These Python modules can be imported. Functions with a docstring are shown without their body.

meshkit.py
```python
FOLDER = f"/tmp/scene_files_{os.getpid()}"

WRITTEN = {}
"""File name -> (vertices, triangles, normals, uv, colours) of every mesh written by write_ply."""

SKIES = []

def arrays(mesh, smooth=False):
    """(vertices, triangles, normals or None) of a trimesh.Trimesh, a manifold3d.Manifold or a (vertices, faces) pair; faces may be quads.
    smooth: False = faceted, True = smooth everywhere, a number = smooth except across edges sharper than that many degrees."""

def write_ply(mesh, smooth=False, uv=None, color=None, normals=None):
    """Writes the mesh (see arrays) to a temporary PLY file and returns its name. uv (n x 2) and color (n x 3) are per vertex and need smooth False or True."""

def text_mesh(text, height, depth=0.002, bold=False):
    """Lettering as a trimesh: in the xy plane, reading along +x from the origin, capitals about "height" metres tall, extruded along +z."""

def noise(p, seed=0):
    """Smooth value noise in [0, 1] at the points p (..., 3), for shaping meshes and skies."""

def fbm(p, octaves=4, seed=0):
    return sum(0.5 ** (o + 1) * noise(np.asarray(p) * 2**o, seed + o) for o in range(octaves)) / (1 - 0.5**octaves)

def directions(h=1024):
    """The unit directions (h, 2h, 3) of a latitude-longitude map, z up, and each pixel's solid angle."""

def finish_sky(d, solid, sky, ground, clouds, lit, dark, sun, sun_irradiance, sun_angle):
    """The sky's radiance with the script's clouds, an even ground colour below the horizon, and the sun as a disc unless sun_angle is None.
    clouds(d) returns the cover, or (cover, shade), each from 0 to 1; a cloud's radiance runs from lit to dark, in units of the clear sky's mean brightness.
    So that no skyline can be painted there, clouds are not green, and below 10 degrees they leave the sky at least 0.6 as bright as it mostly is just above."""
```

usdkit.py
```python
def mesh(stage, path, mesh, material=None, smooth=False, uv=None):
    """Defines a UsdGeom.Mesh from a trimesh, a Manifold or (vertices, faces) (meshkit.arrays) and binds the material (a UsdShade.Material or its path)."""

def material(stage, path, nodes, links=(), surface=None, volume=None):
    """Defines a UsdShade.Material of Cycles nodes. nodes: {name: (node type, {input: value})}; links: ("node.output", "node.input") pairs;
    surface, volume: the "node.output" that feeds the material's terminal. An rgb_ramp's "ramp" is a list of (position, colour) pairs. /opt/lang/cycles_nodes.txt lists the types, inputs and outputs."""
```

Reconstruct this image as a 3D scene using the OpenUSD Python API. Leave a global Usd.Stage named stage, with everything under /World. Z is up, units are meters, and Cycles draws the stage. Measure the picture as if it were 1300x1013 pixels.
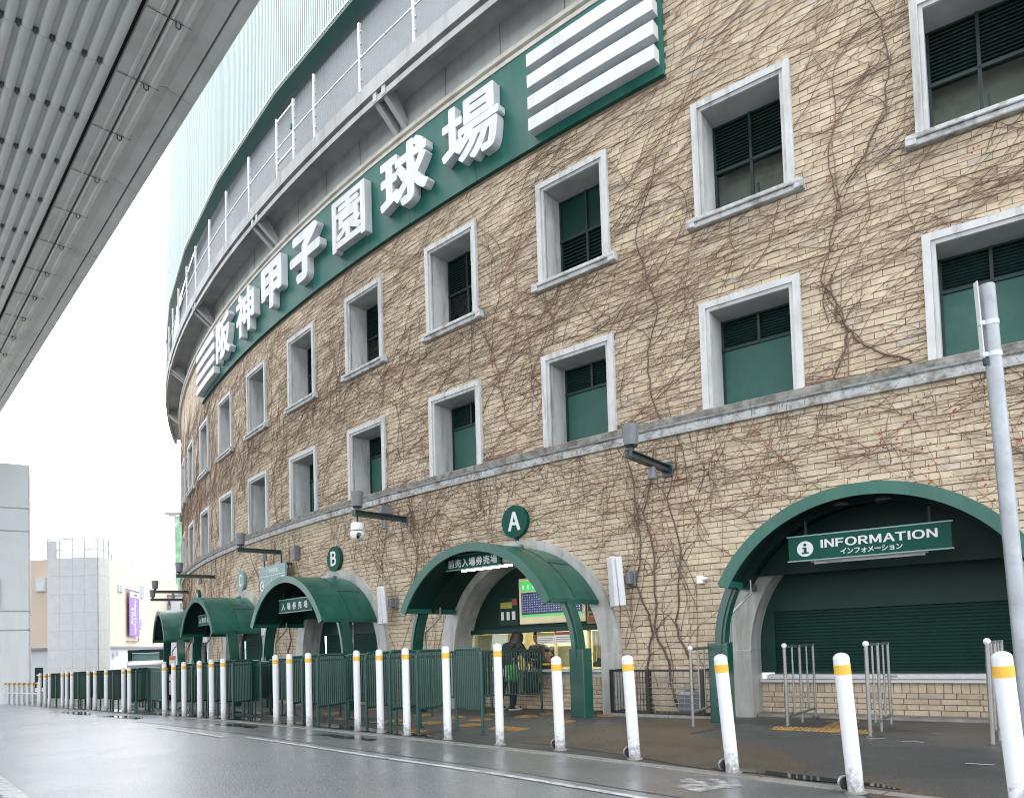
import math, random, re
import numpy as np, trimesh, usdkit, meshkit
import shapely
from shapely.geometry import Polygon, box as sbox, Point
from shapely import affinity
from pxr import Usd, UsdGeom, UsdLux, UsdShade, Gf, Sdf, Vt

stage = Usd.Stage.CreateInMemory()
UsdGeom.SetStageUpAxis(stage, "Z")
WORLD = UsdGeom.Xform.Define(stage, "/World")
UsdGeom.Scope.Define(stage, "/World/Looks")
rng = np.random.default_rng(11)
rnd = random.Random(5)
PI = math.pi

# ------------------------------------------------------------------ camera, sky, sun, exposure
EYE = 1.2
FPX, CYPX, PITCH, ROLL = 916.985, 779.66, 0.04175, -0.0306
cam = UsdGeom.Camera.Define(stage, "/World/camera")
cam.CreateHorizontalApertureAttr(36.0)
cam.CreateVerticalApertureAttr(36.0 * 797 / 1024)
cam.CreateFocalLengthAttr(36.0 * FPX / 1300)
cam.CreateVerticalApertureOffsetAttr(36.0 * (CYPX - 506.5) / 1300)
cam.CreateExposureAttr(1.12)
cam.CreateClippingRangeAttr(Gf.Vec2f(0.05, 5000))
_fw = np.array([0, math.cos(PITCH), math.sin(PITCH)])
_up0 = np.array([0, -math.sin(PITCH), math.cos(PITCH)])
_rt0 = np.array([1.0, 0, 0])
_c, _s = math.cos(ROLL), math.sin(ROLL)
_rt = _c * _rt0 + _s * _up0
_up = -_s * _rt0 + _c * _up0
cam.AddTransformOp().Set(Gf.Matrix4d(*[float(v) for v in (*_rt, 0, *_up, 0, *(-_fw), 0, 0, 0, EYE, 1)]))

SUN_EL, SUN_AZ = math.radians(58), math.radians(-70)      # overcast: only a broad, weak lean of the light from the left
SKY = usdkit.material(stage, "/World/Looks/sky_overcast", {
    "sky": ("sky_texture", {"sky_type": "single_scattering", "sun_disc": False, "sun_elevation": SUN_EL, "sun_rotation": SUN_AZ, "aerosol_density": 3.0}),
    "tc": ("texture_coordinate", {}),
    "n": ("noise_texture", {"scale": 2.2, "detail": 5.0, "roughness": 0.55}),
    "r": ("rgb_ramp", {"ramp": [(0.25, (11.3, 12.0, 12.8)), (0.75, (14.0, 14.4, 14.8))]}),
    "m": ("mix_color", {"fac": 0.94}),
    "bg": ("background_shader", {"strength": 0.12})},
    [("tc.generated", "n.vector"), ("n.fac", "r.fac"), ("sky.color", "m.a"), ("r.color", "m.b"), ("m.result", "bg.color")], surface="bg.background")
dome = UsdLux.DomeLight.Define(stage, "/World/sky")
dome.GetPrim().SetCustomDataByKey("kind", "structure")
UsdShade.MaterialBindingAPI.Apply(dome.GetPrim()).Bind(SKY)
sun = UsdLux.DistantLight.Define(stage, "/World/sun")
sun.CreateIntensityAttr(0.25); sun.CreateAngleAttr(25.0); sun.CreateColorAttr(Gf.Vec3f(1.0, 0.97, 0.93))
sun.GetPrim().GetAttribute("inputs:normalize").Set(True) if sun.GetPrim().GetAttribute("inputs:normalize") else sun.CreateNormalizeAttr(True)
_sd = np.array([math.sin(SUN_AZ) * math.cos(SUN_EL), math.cos(SUN_AZ) * math.cos(SUN_EL), math.sin(SUN_EL)])
_z = _sd; _x = np.cross([0, 0, 1.0], _z); _x /= np.linalg.norm(_x); _y = np.cross(_z, _x)
sun.AddTransformOp().Set(Gf.Matrix4d(*[float(v) for v in (*_x, 0, *_y, 0, *_z, 0, *(_sd * 100), 1)]))

# ------------------------------------------------------------------ layout helpers (all in metres)
CX, CY, R = 41.8503, 63.3346, 64.3377            # the stadium's round wall
TH0, DTH = -0.579870, 0.0502888                  # angle of window column 0, step per column
COL = DTH * R
ZUT, ZUS, ZLT, ZLB = 10.148, 8.020, 6.742, 4.933
HWIN = 0.801
CAN = [0.475, 2.47, 4.455, 6.45, 8.44]           # columns (in window steps) of the five arched openings

def ray(px, py):
    X = (px - 650) / FPX; Y = (py - CYPX) / FPX
    X, Y = _c * X + _s * Y, -_s * X + _c * Y
    return X * _rt0 * 1.0 + _fw - Y * _up0

def sm(x, a, b):
    t = np.clip((np.asarray(x, float) - a) / (b - a), 0, 1)
    return t * t * (3 - 2 * t)

U1 = np.array([-0.689, 0.7248]); U2 = np.array([0.7248, 0.689])
_gs = np.array([-60, 5, 8.3, 11, 14.6, 20, 30, 45, 70, 400.0])
_gz = np.array([0.035, 0.033, 0.0, -0.035, -0.107, -0.27, -0.50, -0.75, -0.9, -0.9])
def gz(x, y):
    s = np.asarray(x) * U1[0] + np.asarray(y) * U1[1]
    t = np.asarray(x) * U2[0] + np.asarray(y) * U2[1] - 5.6
    return np.interp(s, _gs, _gz) - 0.017 * np.clip(t, -1, 5)

def gpt(px, py, dz=0.0):
    """where the ground lies along the line of sight given by a point of the survey picture (used once, at build time, to lay things out)"""
    d = ray(px, py); z = 0.0
    for _ in range(30):
        t = (z - EYE) / d[2]; P = d * t; z = float(gz(P[0], P[1])) + dz
    return np.array([P[0], P[1], z])

def at_depth(px, py, y):
    d = ray(px, py); P = d / d[1] * y; P[2] += EYE; return P

def th_of(c): return TH0 - c * DTH
def wp(c, out=0.0, z=0.0, lat=0.0):
    th = th_of(c)
    return np.array([CX + math.sin(th) * (R + out) + math.cos(th) * lat, CY - math.cos(th) * (R + out) + math.sin(th) * lat, z])
def bend(v):
    """(s, out, z): s = metres along the wall from column 0 towards the right -> world"""
    v = np.asarray(v, float); th = TH0 + v[:, 0] / R; r = R + v[:, 1]
    return np.stack([CX + np.sin(th) * r, CY - np.cos(th) * r, v[:, 2]], 1)
def s_of(c): return -c * COL

# ------------------------------------------------------------------ scene-graph helpers
_count = {}
def _path(parent, name):
    base = parent.GetPath() if parent is not None else WORLD.GetPath()
    k = (str(base), name); n = _count.get(k, 0); _count[k] = n + 1
    return str(base) + "/" + (name if n == 0 else f"{name}_{n:03d}")
def say(p, label=None, cat=None, group=None, kind=None):
    for k, v in (("label", label), ("category", cat), ("group", group), ("kind", kind)):
        if v: p.SetCustomDataByKey(k, v)
    return p
def thing(name, label=None, cat=None, loc=(0, 0, 0), rz=0.0, group=None, kind=None):
    x = UsdGeom.Xform.Define(stage, _path(None, name))
    x.AddTranslateOp().Set(Gf.Vec3d(*map(float, loc))); x.AddRotateZOp().Set(math.degrees(rz))
    return say(x.GetPrim(), label, cat, group, kind)
def part(parent, name, mesh, mt, smooth=False, label=None, kind=None, cat=None, group=None, tone=None):
    m = usdkit.mesh(stage, _path(parent, name), mesh, MAT[mt], smooth=smooth)
    if tone is not None:
        n_ = len(mesh.vertices); UsdGeom.PrimvarsAPI(m).CreatePrimvar("tone", Sdf.ValueTypeNames.FloatArray, "vertex").Set(Vt.FloatArray.FromNumpy(np.broadcast_to(np.asarray(tone, np.float32), (n_,)).copy()))
    return say(m.GetPrim(), label, cat, group, kind)
def copy_of(root, loc, rz, label, group=None):
    was = root.GetCustomData()
    t = thing(re.sub(r"_\d{3}$", "", root.GetName()), label, was["category"], loc, rz, group or was.get("group"))
    t.GetReferences().AddInternalReference(root.GetPath()); t.SetInstanceable(True)
    return t

# ------------------------------------------------------------------ mesh helpers
def bx(cx, cy, cz, sx, sy, sz, bev=0.0):
    if bev <= 0:
        m = trimesh.creation.box([sx, sy, sz])
    else:
        b = min(bev, sx / 2.01, sy / 2.01, sz / 2.01); h = np.array([sx, sy, sz]) / 2; P = []
        for a in (-1, 1):
            for c in (-1, 1):
                for d in (-1, 1):
                    q = np.array([a, c, d]) * h
                    for k in range(3):
                        w = q - np.array([a, c, d]) * b; w[k] = q[k]; P.append(w)
        m = trimesh.Trimesh(P).convex_hull
    m.apply_translation([cx, cy, cz]); return m
def cat(*ms):
    L = []
    for m in ms: L += list(m) if isinstance(m, (list, tuple)) else [m]
    return trimesh.util.concatenate(L)
def tube(pts, r, n=8, caps=True):
    p = np.asarray(pts, float); k = len(p); r = np.broadcast_to(r, (k,))
    t = np.gradient(p, axis=0); t /= np.linalg.norm(t, axis=1, keepdims=True) + 1e-12
    a = np.cross(t, np.where(np.abs(t[:, 2:]) < .9, [0, 0, 1.0], [1.0, 0, 0])); a /= np.linalg.norm(a, axis=1, keepdims=True) + 1e-12
    for i in range(1, k):
        v = a[i - 1] - t[i] * (a[i - 1] @ t[i]); n_ = np.linalg.norm(v); a[i] = v / n_ if n_ > 1e-6 else a[i]
    b = np.cross(t, a); an = np.arange(n) * 2 * PI / n
    v = (p[:, None] + r[:, None, None] * (np.cos(an)[None, :, None] * a[:, None] + np.sin(an)[None, :, None] * b[:, None])).reshape(-1, 3)
    i, j = np.meshgrid(np.arange(k - 1), np.arange(n), indexing="ij")
    q = np.stack([i * n + j, i * n + (j + 1) % n, (i + 1) * n + (j + 1) % n, (i + 1) * n + j], -1).reshape(-1, 4)
    f = np.vstack([q[:, [0, 1, 2]], q[:, [0, 2, 3]]])
    if caps:
        v = np.vstack([v, p[0], p[-1]]); m = k * n
        e = [[m, (j + 1) % n, j] for j in range(n)] + [[m + 1, (k - 1) * n + j, (k - 1) * n + (j + 1) % n] for j in range(n)]
        f = np.vstack([f, e])
    return trimesh.Trimesh(v, f, process=False)
def bar(a, b, w, h=None, up=(0, 0, 1)):
    a = np.asarray(a, float); b = np.asarray(b, float); h = h or w; t = b - a; L = np.linalg.norm(t); t /= L
    u = np.asarray(up, float)
    if abs(t @ u) > .95: u = np.array([0, 1.0, 0])
    x = np.cross(t, u); x /= np.linalg.norm(x); y = np.cross(x, t)
    m = trimesh.creation.box([w, h, L]); M = np.eye(4); M[:3, 0], M[:3, 1], M[:3, 2], M[:3, 3] = x, y, t, (a + b) / 2
    m.apply_transform(M); return m
def lathe(prof, n=20):
    """prof: (r, z) list"""
    p = np.asarray(prof, float); k = len(p); an = np.arange(n) * 2 * PI / n
    v = np.stack([p[:, 0][:, None] * np.cos(an), p[:, 0][:, None] * np.sin(an), np.repeat(p[:, 1][:, None], n, 1)], -1).reshape(-1, 3)
    i, j = np.meshgrid(np.arange(k - 1), np.arange(n), indexing="ij")
    q = np.stack([i * n + j, i * n + (j + 1) % n, (i + 1) * n + (j + 1) % n, (i + 1) * n + j], -1).reshape(-1, 4)
    return trimesh.Trimesh(v, np.vstack([q[:, [0, 1, 2]], q[:, [0, 2, 3]]]), process=False)
def move(m, x=0, y=0, z=0, rz=0.0, rx=0.0, ry=0.0):
    M = trimesh.transformations.euler_matrix(rx, ry, rz); M[:3, 3] = (x, y, z); m = m.copy(); m.apply_transform(M); return m
def geoms(g): return [p for p in getattr(g, "geoms", [g]) if isinstance(p, Polygon) and p.area > 1e-7]
def ext(poly, depth):
    return cat([trimesh.creation.extrude_polygon(p, depth, engine="earcut") for p in geoms(poly)])
def upright(m):
    """xy shape extruded along +z -> stands in the local xz plane, its extrusion coming out towards -y"""
    v = np.asarray(m.vertices); w = np.stack([v[:, 0], -v[:, 2], v[:, 1]], 1)
    return trimesh.Trimesh(w, m.faces, process=False)
def sheet(poly, zf, step=None, dz=0.0, world=True):
    """a flat polygon cut into cells of at most `step` and draped over the height function"""
    V, F, n = [], [], 0
    cells = [poly]
    if step:
        x0, y0, x1, y1 = poly.bounds; cells = []
        for i in range(int(math.ceil((x1 - x0) / step))):
            for j in range(int(math.ceil((y1 - y0) / step))):
                g = poly.intersection(sbox(x0 + i * step, y0 + j * step, x0 + (i + 1) * step, y0 + (j + 1) * step))
                cells += geoms(g)
    for c in cells:
        for p in geoms(c):
            v, f = trimesh.creation.triangulate_polygon(p, engine="earcut")
            V.append(v); F.append(np.asarray(f) + n); n += len(v)
    v = np.vstack(V); z = zf(v[:, 0], v[:, 1]) + dz
    m = trimesh.Trimesh(np.stack([v[:, 0], v[:, 1], np.broadcast_to(z, len(v))], 1), np.vstack(F), process=False)
    if (m.face_normals[:, 2] < 0).mean() > .5: m.invert()
    return m
def wall_sheet(poly, out, step=0.8):
    """polygon in (s, z) wrapped on the round wall, facing outwards"""
    x0, y0, x1, y1 = poly.bounds; V, F, n = [], [], 0
    for i in range(int(math.ceil((x1 - x0) / step))):
        for p in geoms(poly.intersection(sbox(x0 + i * step, y0 - 1, x0 + (i + 1) * step, y1 + 1))):
            v, f = trimesh.creation.triangulate_polygon(p, engine="earcut"); V.append(v); F.append(np.asarray(f) + n); n += len(v)
    v = np.vstack(V)
    m = trimesh.Trimesh(bend(np.stack([v[:, 0], np.full(len(v), out), v[:, 1]], 1)), np.vstack(F), process=False)
    c = m.triangles_center - [CX, CY, 0]; c[:, 2] = 0
    if ((m.face_normals * c).sum(1) < 0).mean() > .5: m.invert()
    return m
def wall_box(s0, s1, o0, o1, z0, z1, n=1):
    """a block following the wall: from s0 to s1, between two distances out, two heights"""
    ss = np.linspace(s0, s1, n + 1); V = []
    for s in ss: V += [(s, o0, z0), (s, o1, z0), (s, o1, z1), (s, o0, z1)]
    F = []
    for i in range(n):
        a, b = 4 * i, 4 * i + 4
        for k in range(4):
            l = (k + 1) % 4; F += [[a + k, a + l, b + l], [a + k, b + l, b + k]]
    e = 4 * n; F += [[0, 2, 1], [0, 3, 2], [e, e + 1, e + 2], [e, e + 2, e + 3]]
    m = trimesh.Trimesh(bend(V), F, process=False); m.fix_normals(); return m
def sweep_ring(prof, s0, s1, n):
    """closed profile of (out, z) points swept along the wall"""
    prof = np.asarray(prof, float); k = len(prof); V = []
    for s in np.linspace(s0, s1, n + 1):
        V += [(s, o, z) for o, z in prof]
    F = []
    for i in range(n):
        for j in range(k):
            a, b, c_, d = i * k + j, i * k + (j + 1) % k, (i + 1) * k + (j + 1) % k, (i + 1) * k + j
            F += [[a, b, c_], [a, c_, d]]
    tv, tf = trimesh.creation.triangulate_polygon(Polygon(prof), engine="earcut")
    m = trimesh.Trimesh(bend(V), F, process=False)
    caps = []
    for s in (s0, s1): caps.append(trimesh.Trimesh(bend(np.stack([np.full(len(tv), s), tv[:, 0], tv[:, 1]], 1)), tf, process=False))
    m = cat(m, caps); m.merge_vertices(); trimesh.repair.fix_normals(m); return m

# ------------------------------------------------------------------ glyphs (outlines in thousandths of an em)
G = {
 '前': '35 609,35 687,47 701,268 702,236 755,193 807,191 826,203 836,270 859,289 857,311 834,367 758,396 701,620 701,670 780,707 855,725 865,811 838,820 826,816 807,751 702,953 701,965 687,965 609,955 598,45 598/637 -10,639 6,648 14,789 13,789 549,803 562,891 561,898 551,898 -8,893 -35,871 -66,836 -84,766 -94,676 -94,664 -84,654 -46/586 518,596 531,682 531,691 520,691 100,682 88,598 88,586 102/98 525,102 535,111 541,488 541,498 533,500 -8,490 -49,465 -74,441 -84,398 -92,303 -94,295 -90,264 -16,264 -2,273 8,390 8,390 124,207 125,203 -84,193 -92,109 -92,100 -84|205 221,389 219,391 283,207 285|205 381,389 379,391 440,207 441',
 '売': '557 309,568 322,658 322,666 314,669 28,840 25,849 36,853 53,857 139,863 152,881 156,910 139,953 125,963 113,963 100,953 20,941 -20,924 -49,893 -70,857 -78,660 -78,615 -70,592 -59,572 -37,559 4/47 670,47 746,59 760,438 760,439 842,443 854,453 859,541 859,549 855,553 850,555 760,943 760,955 746,955 670,943 656,557 656,553 653,555 590,857 588,865 574,865 502,854 488,150 488,141 500,141 578,148 588,438 590,439 655,59 656/74 225,74 432,84 441,918 441,928 430,928 227,916 215,830 215,820 221,816 232,814 338,182 338,178 221,168 215,86 215/27 -23,27 -10,35 0,94 14,163 39,218 73,251 106,277 148,293 191,305 248,311 311,316 320,414 322,422 314,424 297,414 219,391 127,350 49,305 0,266 -29,211 -59,94 -98,78 -98,70 -90,58 -64',
 '入': '23 -18,23 -6,29 2,87 33,146 75,183 106,251 179,293 233,334 302,394 439,424 533,435 590,386 652,339 699,277 750,283 771,324 828,338 838,361 828,416 783,482 715,529 654,592 555,723 300,799 184,876 102,934 55,975 31,982 18,953 -42,943 -78,936 -86,920 -86,889 -68,811 -10,740 63,680 145,617 252,522 440,471 311,412 199,350 109,260 14,189 -43,115 -90,98 -86',
 '場': '16 176,23 193,152 250,152 533,43 537,35 549,35 629,47 643,152 644,152 840,164 852,246 852,258 842,258 643,354 643,367 629,367 551,361 539,354 535,258 533,259 299,334 332,352 332,359 324,375 269,435 341,434 348,320 350,313 363,313 430,316 441,326 447,967 447,979 436,979 359,969 348,559 348,539 315,939 312,951 305,953 271,943 158,934 76,918 -2,895 -57,875 -76,848 -90,803 -96,742 -96,705 -90,693 -39,684 -20,684 -1,643 -51,586 -102,568 -100,548 -79,506 -49,508 -31,544 -3,585 38,623 85,670 161,692 215,636 214,590 141,523 59,443 -18,385 -59,369 -57,339 -24,316 -8,311 6,313 14,410 85,466 141,507 192,519 214,462 215,408 160,328 100,313 102,256 152,253 176,70 86,57 86,45 98|686 2,793 -2,804 5,818 39,826 76,841 214,795 214,775 160,740 88/412 818,426 830,893 830,900 826,906 818,906 481,902 473,896 469,418 471,412 479|514 563,799 561,801 601,516 604|514 696,799 693,801 736,516 738',
 '券': '16 260,21 275,136 334,231 407,51 412,45 420,45 504,53 512,328 514,371 576,369 582,117 582,109 588,105 600,105 666,111 680,119 684,260 685,232 733,195 779,195 803,260 836,273 838,281 834,357 732,373 701,373 684,422 684,449 766,465 852,481 863,561 855,576 846,578 834,568 781,543 684,628 684,725 834,738 834,812 809,818 801,816 783,750 685,877 684,885 680,889 674,889 592,879 582,500 582,465 514,947 514,959 500,959 424,951 412,738 407,780 372,839 334,919 297,980 279,992 268,990 252,932 182,918 182,879 195,784 240,770 82,752 -4,732 -45,713 -64,689 -78,643 -88,506 -86,492 -72,488 -41,471 -4,473 14,488 21,627 16,638 22,650 52,658 92,669 220,463 221,449 168,426 107,379 35,334 -8,277 -45,219 -72,148 -96,131 -96,123 -88,99 -46,80 -25,80 -4,184 31,261 77,296 112,314 138,336 183,346 219,207 221,193 240,104 189,76 182,66 188,54 212|311 328,312 324,669 326,593 410,388 410',
 'イ': '68 355,70 371,80 379,194 412,301 453,403 500,495 551,583 610,657 669,791 801,809 797,881 727,877 709,785 621,684 539,611 489,611 14,617 -33,613 -43,604 -49,496 -49,484 -39,490 63,489 414,301 326,131 266,113 270',
 'ン': '123 61,131 80,264 108,393 153,485 198,562 245,659 323,736 401,814 505,859 588,869 596,881 596,891 588,939 502,939 484,924 457,863 367,805 297,730 223,629 143,537 86,424 31,301 -12,201 -35,188 -35,178 -27/152 680,217 750,232 752,336 678,453 580,498 537,498 518,430 449,412 447,302 548,162 656,152 668',
 'フ': '127 613,127 711,137 723,241 717,757 717,805 723,871 682,879 670,838 508,799 395,750 293,697 217,611 127,521 59,422 4,311 -39,293 -37,236 23,219 45,219 62,229 70,323 98,419 141,503 196,568 255,625 323,676 413,715 517,734 602,198 604,145 600,137 602',
 'ォ': '156 80,162 100,269 159,374 237,460 317,506 373,246 375,195 371,184 383,184 475,191 484,555 483,557 535,549 604,553 627,559 631,658 631,668 621,664 562,667 483,826 482,865 486,877 477,877 383,867 373,668 374,674 -6,664 -37,633 -68,594 -80,547 -80,432 -74,418 -61,414 21,420 31,435 35,522 25,562 29,559 264,473 176,414 125,322 57,236 6,217 10',
 'メ': '96 29,102 47,214 106,327 186,427 278,483 343,366 435,213 539,211 553,215 561,268 625,287 629,295 625,558 441,605 517,644 597,683 697,703 771,711 777,727 777,824 740,828 725,803 674,754 551,713 467,652 364,797 236,889 143,891 123,820 47,801 47,669 185,577 266,457 141,398 90,285 8,193 -45,178 -47,170 -43,113 8',
 'ー': '84 332,84 439,94 451,102 453,186 447,836 447,896 453,908 449,914 441,914 330,900 318,824 324,182 324,100 318,90 322',
 'シ': '133 51,135 62,143 70,266 98,405 149,481 188,562 239,648 305,726 380,802 472,855 553,869 555,879 549,928 467,930 447,895 395,832 318,783 268,668 168,527 74,461 41,365 2,203 -45,191 -45,180 -35/238 697,242 715,287 781,309 785,521 648,533 639,535 621,486 549,479 543,463 543,347 625,246 686/88 473,92 488,135 555,143 561,158 561,367 434,385 420,387 400,338 326,322 320,173 418,98 459',
 'ョ': '193 -23,193 68,205 80,248 76,678 79,676 219,240 217,230 223,227 232,227 312,236 328,676 326,677 456,280 457,223 453,209 459,205 467,205 555,215 566,305 562,781 564,789 557,791 -62,785 -70,775 -74,688 -72,678 -62,676 -33,205 -35',
 '*阪': '45 799,51 818,74 834,344 836,412 792,436 809,699 836,871 869,891 867,904 857,957 783,959 762,945 740,803 709,552 681,549 586,857 584,873 588,930 572,947 559,951 551,947 500,908 340,859 217,811 132,842 96,886 61,929 33,988 6,998 -6,1002 -25,996 -43,965 -73,936 -113,906 -119,865 -100,787 -47,719 17,617 -66,525 -117,494 -113,458 -64,420 -115,412 -119,381 -115,313 -64,305 -49,305 -33,340 25,363 78,387 160,390 196,354 150,316 131,268 121,184 120,184 -86,172 -107,156 -115,74 -115,51 -100,45 -80|650 438,688 328,721 263,762 347,791 444,653 445|502 39,513 39,558 69,631 135,592 211,550 313,531 152|312 514,367 439,391 389,401 345,405 343,407 731|188 459,184 457,184 258,252 256,263 263,270 289,264 340,240 394|184 566,189 566,237 695,184 694',
 '*神': '-2 287,0 301,12 316,73 360,146 429,199 491,248 564,246 568,43 568,33 572,20 590,20 680,31 697,45 703,188 704,171 733,125 793,123 816,137 836,203 873,230 871,262 838,332 740,340 725,341 705,367 705,392 688,408 711,422 717,603 717,604 848,609 861,629 875,717 875,738 861,744 840,745 717,932 717,945 711,957 695,957 148,949 135,936 127,852 125,834 131,824 141,819 166,745 165,744 -78,738 -98,721 -111,627 -111,615 -105,605 -92,603 165,531 166,525 133,506 119,420 119,404 127,395 145,394 209,371 195,352 195,330 213,295 256,291 -90,283 -104,270 -111,174 -109,164 -102,156 -84,156 241,149 242,84 188,55 184,35 199|744 303,820 301,820 374,745 376|744 512,820 510,820 581,745 581|529 512,603 510,603 581,530 581|531 375,530 301,603 301,603 376|320 432,394 358,393 551,389 550',
 '*甲': '74 180,74 777,82 807,98 822,117 830,885 830,902 824,918 811,928 789,928 172,924 160,908 141,893 133,791 131,770 139,756 150,744 183,593 183,592 -90,572 -121,551 -131,453 -131,434 -123,418 -107,412 -94,411 183,256 183,246 150,232 137,215 129,107 131,84 148|594 418,593 358,746 359,745 418|594 656,593 590,746 591,745 656|256 418,255 358,412 359,411 418|256 656,255 590,412 593,411 656',
 '*子': '-4 311,-4 404,6 428,20 441,37 449,409 449,410 551,418 570,436 588,534 642,143 645,129 648,111 660,98 684,96 779,109 811,133 826,793 828,818 834,854 820,902 783,924 758,928 727,912 695,768 576,682 518,603 472,598 467,598 451,973 447,998 428,1008 404,1006 303,988 277,963 266,599 265,596 -18,588 -49,574 -74,549 -100,523 -113,443 -131,275 -133,260 -125,246 -109,207 -16,207 12,215 29,244 51,410 52,409 265,41 266,14 279',
 '*園': '59 803,76 820,924 820,939 809,941 -86,932 -100,922 -104,834 -102,820 -86,818 -61,178 -61,176 -88,158 -104,76 -104,61 -92|555 569,801 566,819 552,820 704,556 705,557 678,742 678,754 674,764 662,764 598,748 582,557 582|738 195,739 190,820 147,818 487,803 473,751 469,758 457,758 314,809 281,812 256|773 59,775 55,820 55,820 101|545 172,543 55,755 57,669 111|613 252,636 242,651 254,615 256|354 350,642 348,645 379,356 381|176 553,181 551,197 566,438 567,437 582,254 582,238 598,238 662,248 674,260 678,438 678,439 704,177 705|180 102,176 100,178 55,424 55,426 157,419 158,303 94,227 63,209 66|176 164,211 172,274 197,352 237,376 254,260 256,248 264,244 272,244 457,250 469,193 473,178 489',
 '*球': '-2 94,2 113,18 129,131 164,131 377,47 379,33 385,20 404,20 494,25 506,47 520,131 521,131 666,39 668,16 684,12 693,12 785,31 807,361 809,377 801,387 785,390 703,584 703,586 842,600 869,611 875,705 875,725 861,733 831,768 861,797 865,865 816,926 760,941 736,938 704,967 703,988 687,992 680,992 588,988 580,969 564,917 562,973 527,979 516,977 490,895 379,813 283,836 237,885 173,944 116,996 78,1010 59,1010 39,1004 27,975 1,943 -41,916 -43,867 -8,801 55,733 139,729 -20,721 -49,703 -76,668 -100,625 -111,555 -117,484 -113,469 -96,459 -58,441 -21,441 4,463 25,585 26,584 161,434 16,396 -14,365 -10,304 68,62 -10,39 -10,18 12|733 564,748 465,759 430,810 497,850 563|733 754,731 704,789 704,780 716|475 561,531 482,585 390,586 563,476 564|271 209,280 207,350 230,371 230,391 217,399 188,405 188,510 282,484 285,471 295,433 378,376 467,371 402,355 383,272 377|274 668,272 520,344 520,356 515,373 539,419 560,418 564,367 564,348 578,342 592,341 667',
 '*場': '8 176,18 199,144 256,144 526,47 527,35 533,27 547,27 631,33 643,47 650,144 652,145 840,152 854,164 859,246 859,264 848,266 652,355 650,371 639,375 629,375 549,363 531,266 526,267 311,325 337,311 348,305 363,307 439,324 455,967 455,977 451,986 436,986 357,969 340,563 340,552 323,939 320,957 311,961 272,953 178,941 76,926 -4,898 -64,871 -88,848 -98,803 -104,711 -102,693 -86,689 -52,676 -24,629 -76,586 -109,566 -107,538 -81,502 -57,498 -49,502 -25,552 14,595 61,652 146,679 199,679 207,639 206,594 133,520 43,453 -20,387 -66,363 -62,307 -8,305 16,316 29,368 61,417 102,484 175,503 207,466 207,391 135,330 92,316 92,303 100,248 150,244 163,76 80,55 78,39 92|703 14,762 6,793 6,800 13,822 101,832 207,801 206,750 90|361 340,367 326,379 286,422 338/404 820,412 832,426 838,893 838,906 832,914 820,914 479,910 471,896 461,416 463,404 477|521 571,791 568,793 594,524 596|521 704,791 701,793 728,524 730',
 '^I': '76 -8,76 740,94 758,199 758,213 750,219 738,219 -6,211 -20,199 -25,94 -25',
 '^N': '76 740,94 758,201 758,215 750,509 242,510 742,527 758,629 758,645 746,646 -10,637 -21,629 -25,520 -25,506 -16,211 497,213 -8,195 -25,94 -25,80 -16,76 -8',
 '^F': '76 -8,76 740,80 748,94 758,535 756,543 750,549 736,549 650,535 631,219 628,219 432,480 432,498 414,498 320,488 307,479 303,220 302,217 -12,199 -25,94 -25',
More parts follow.
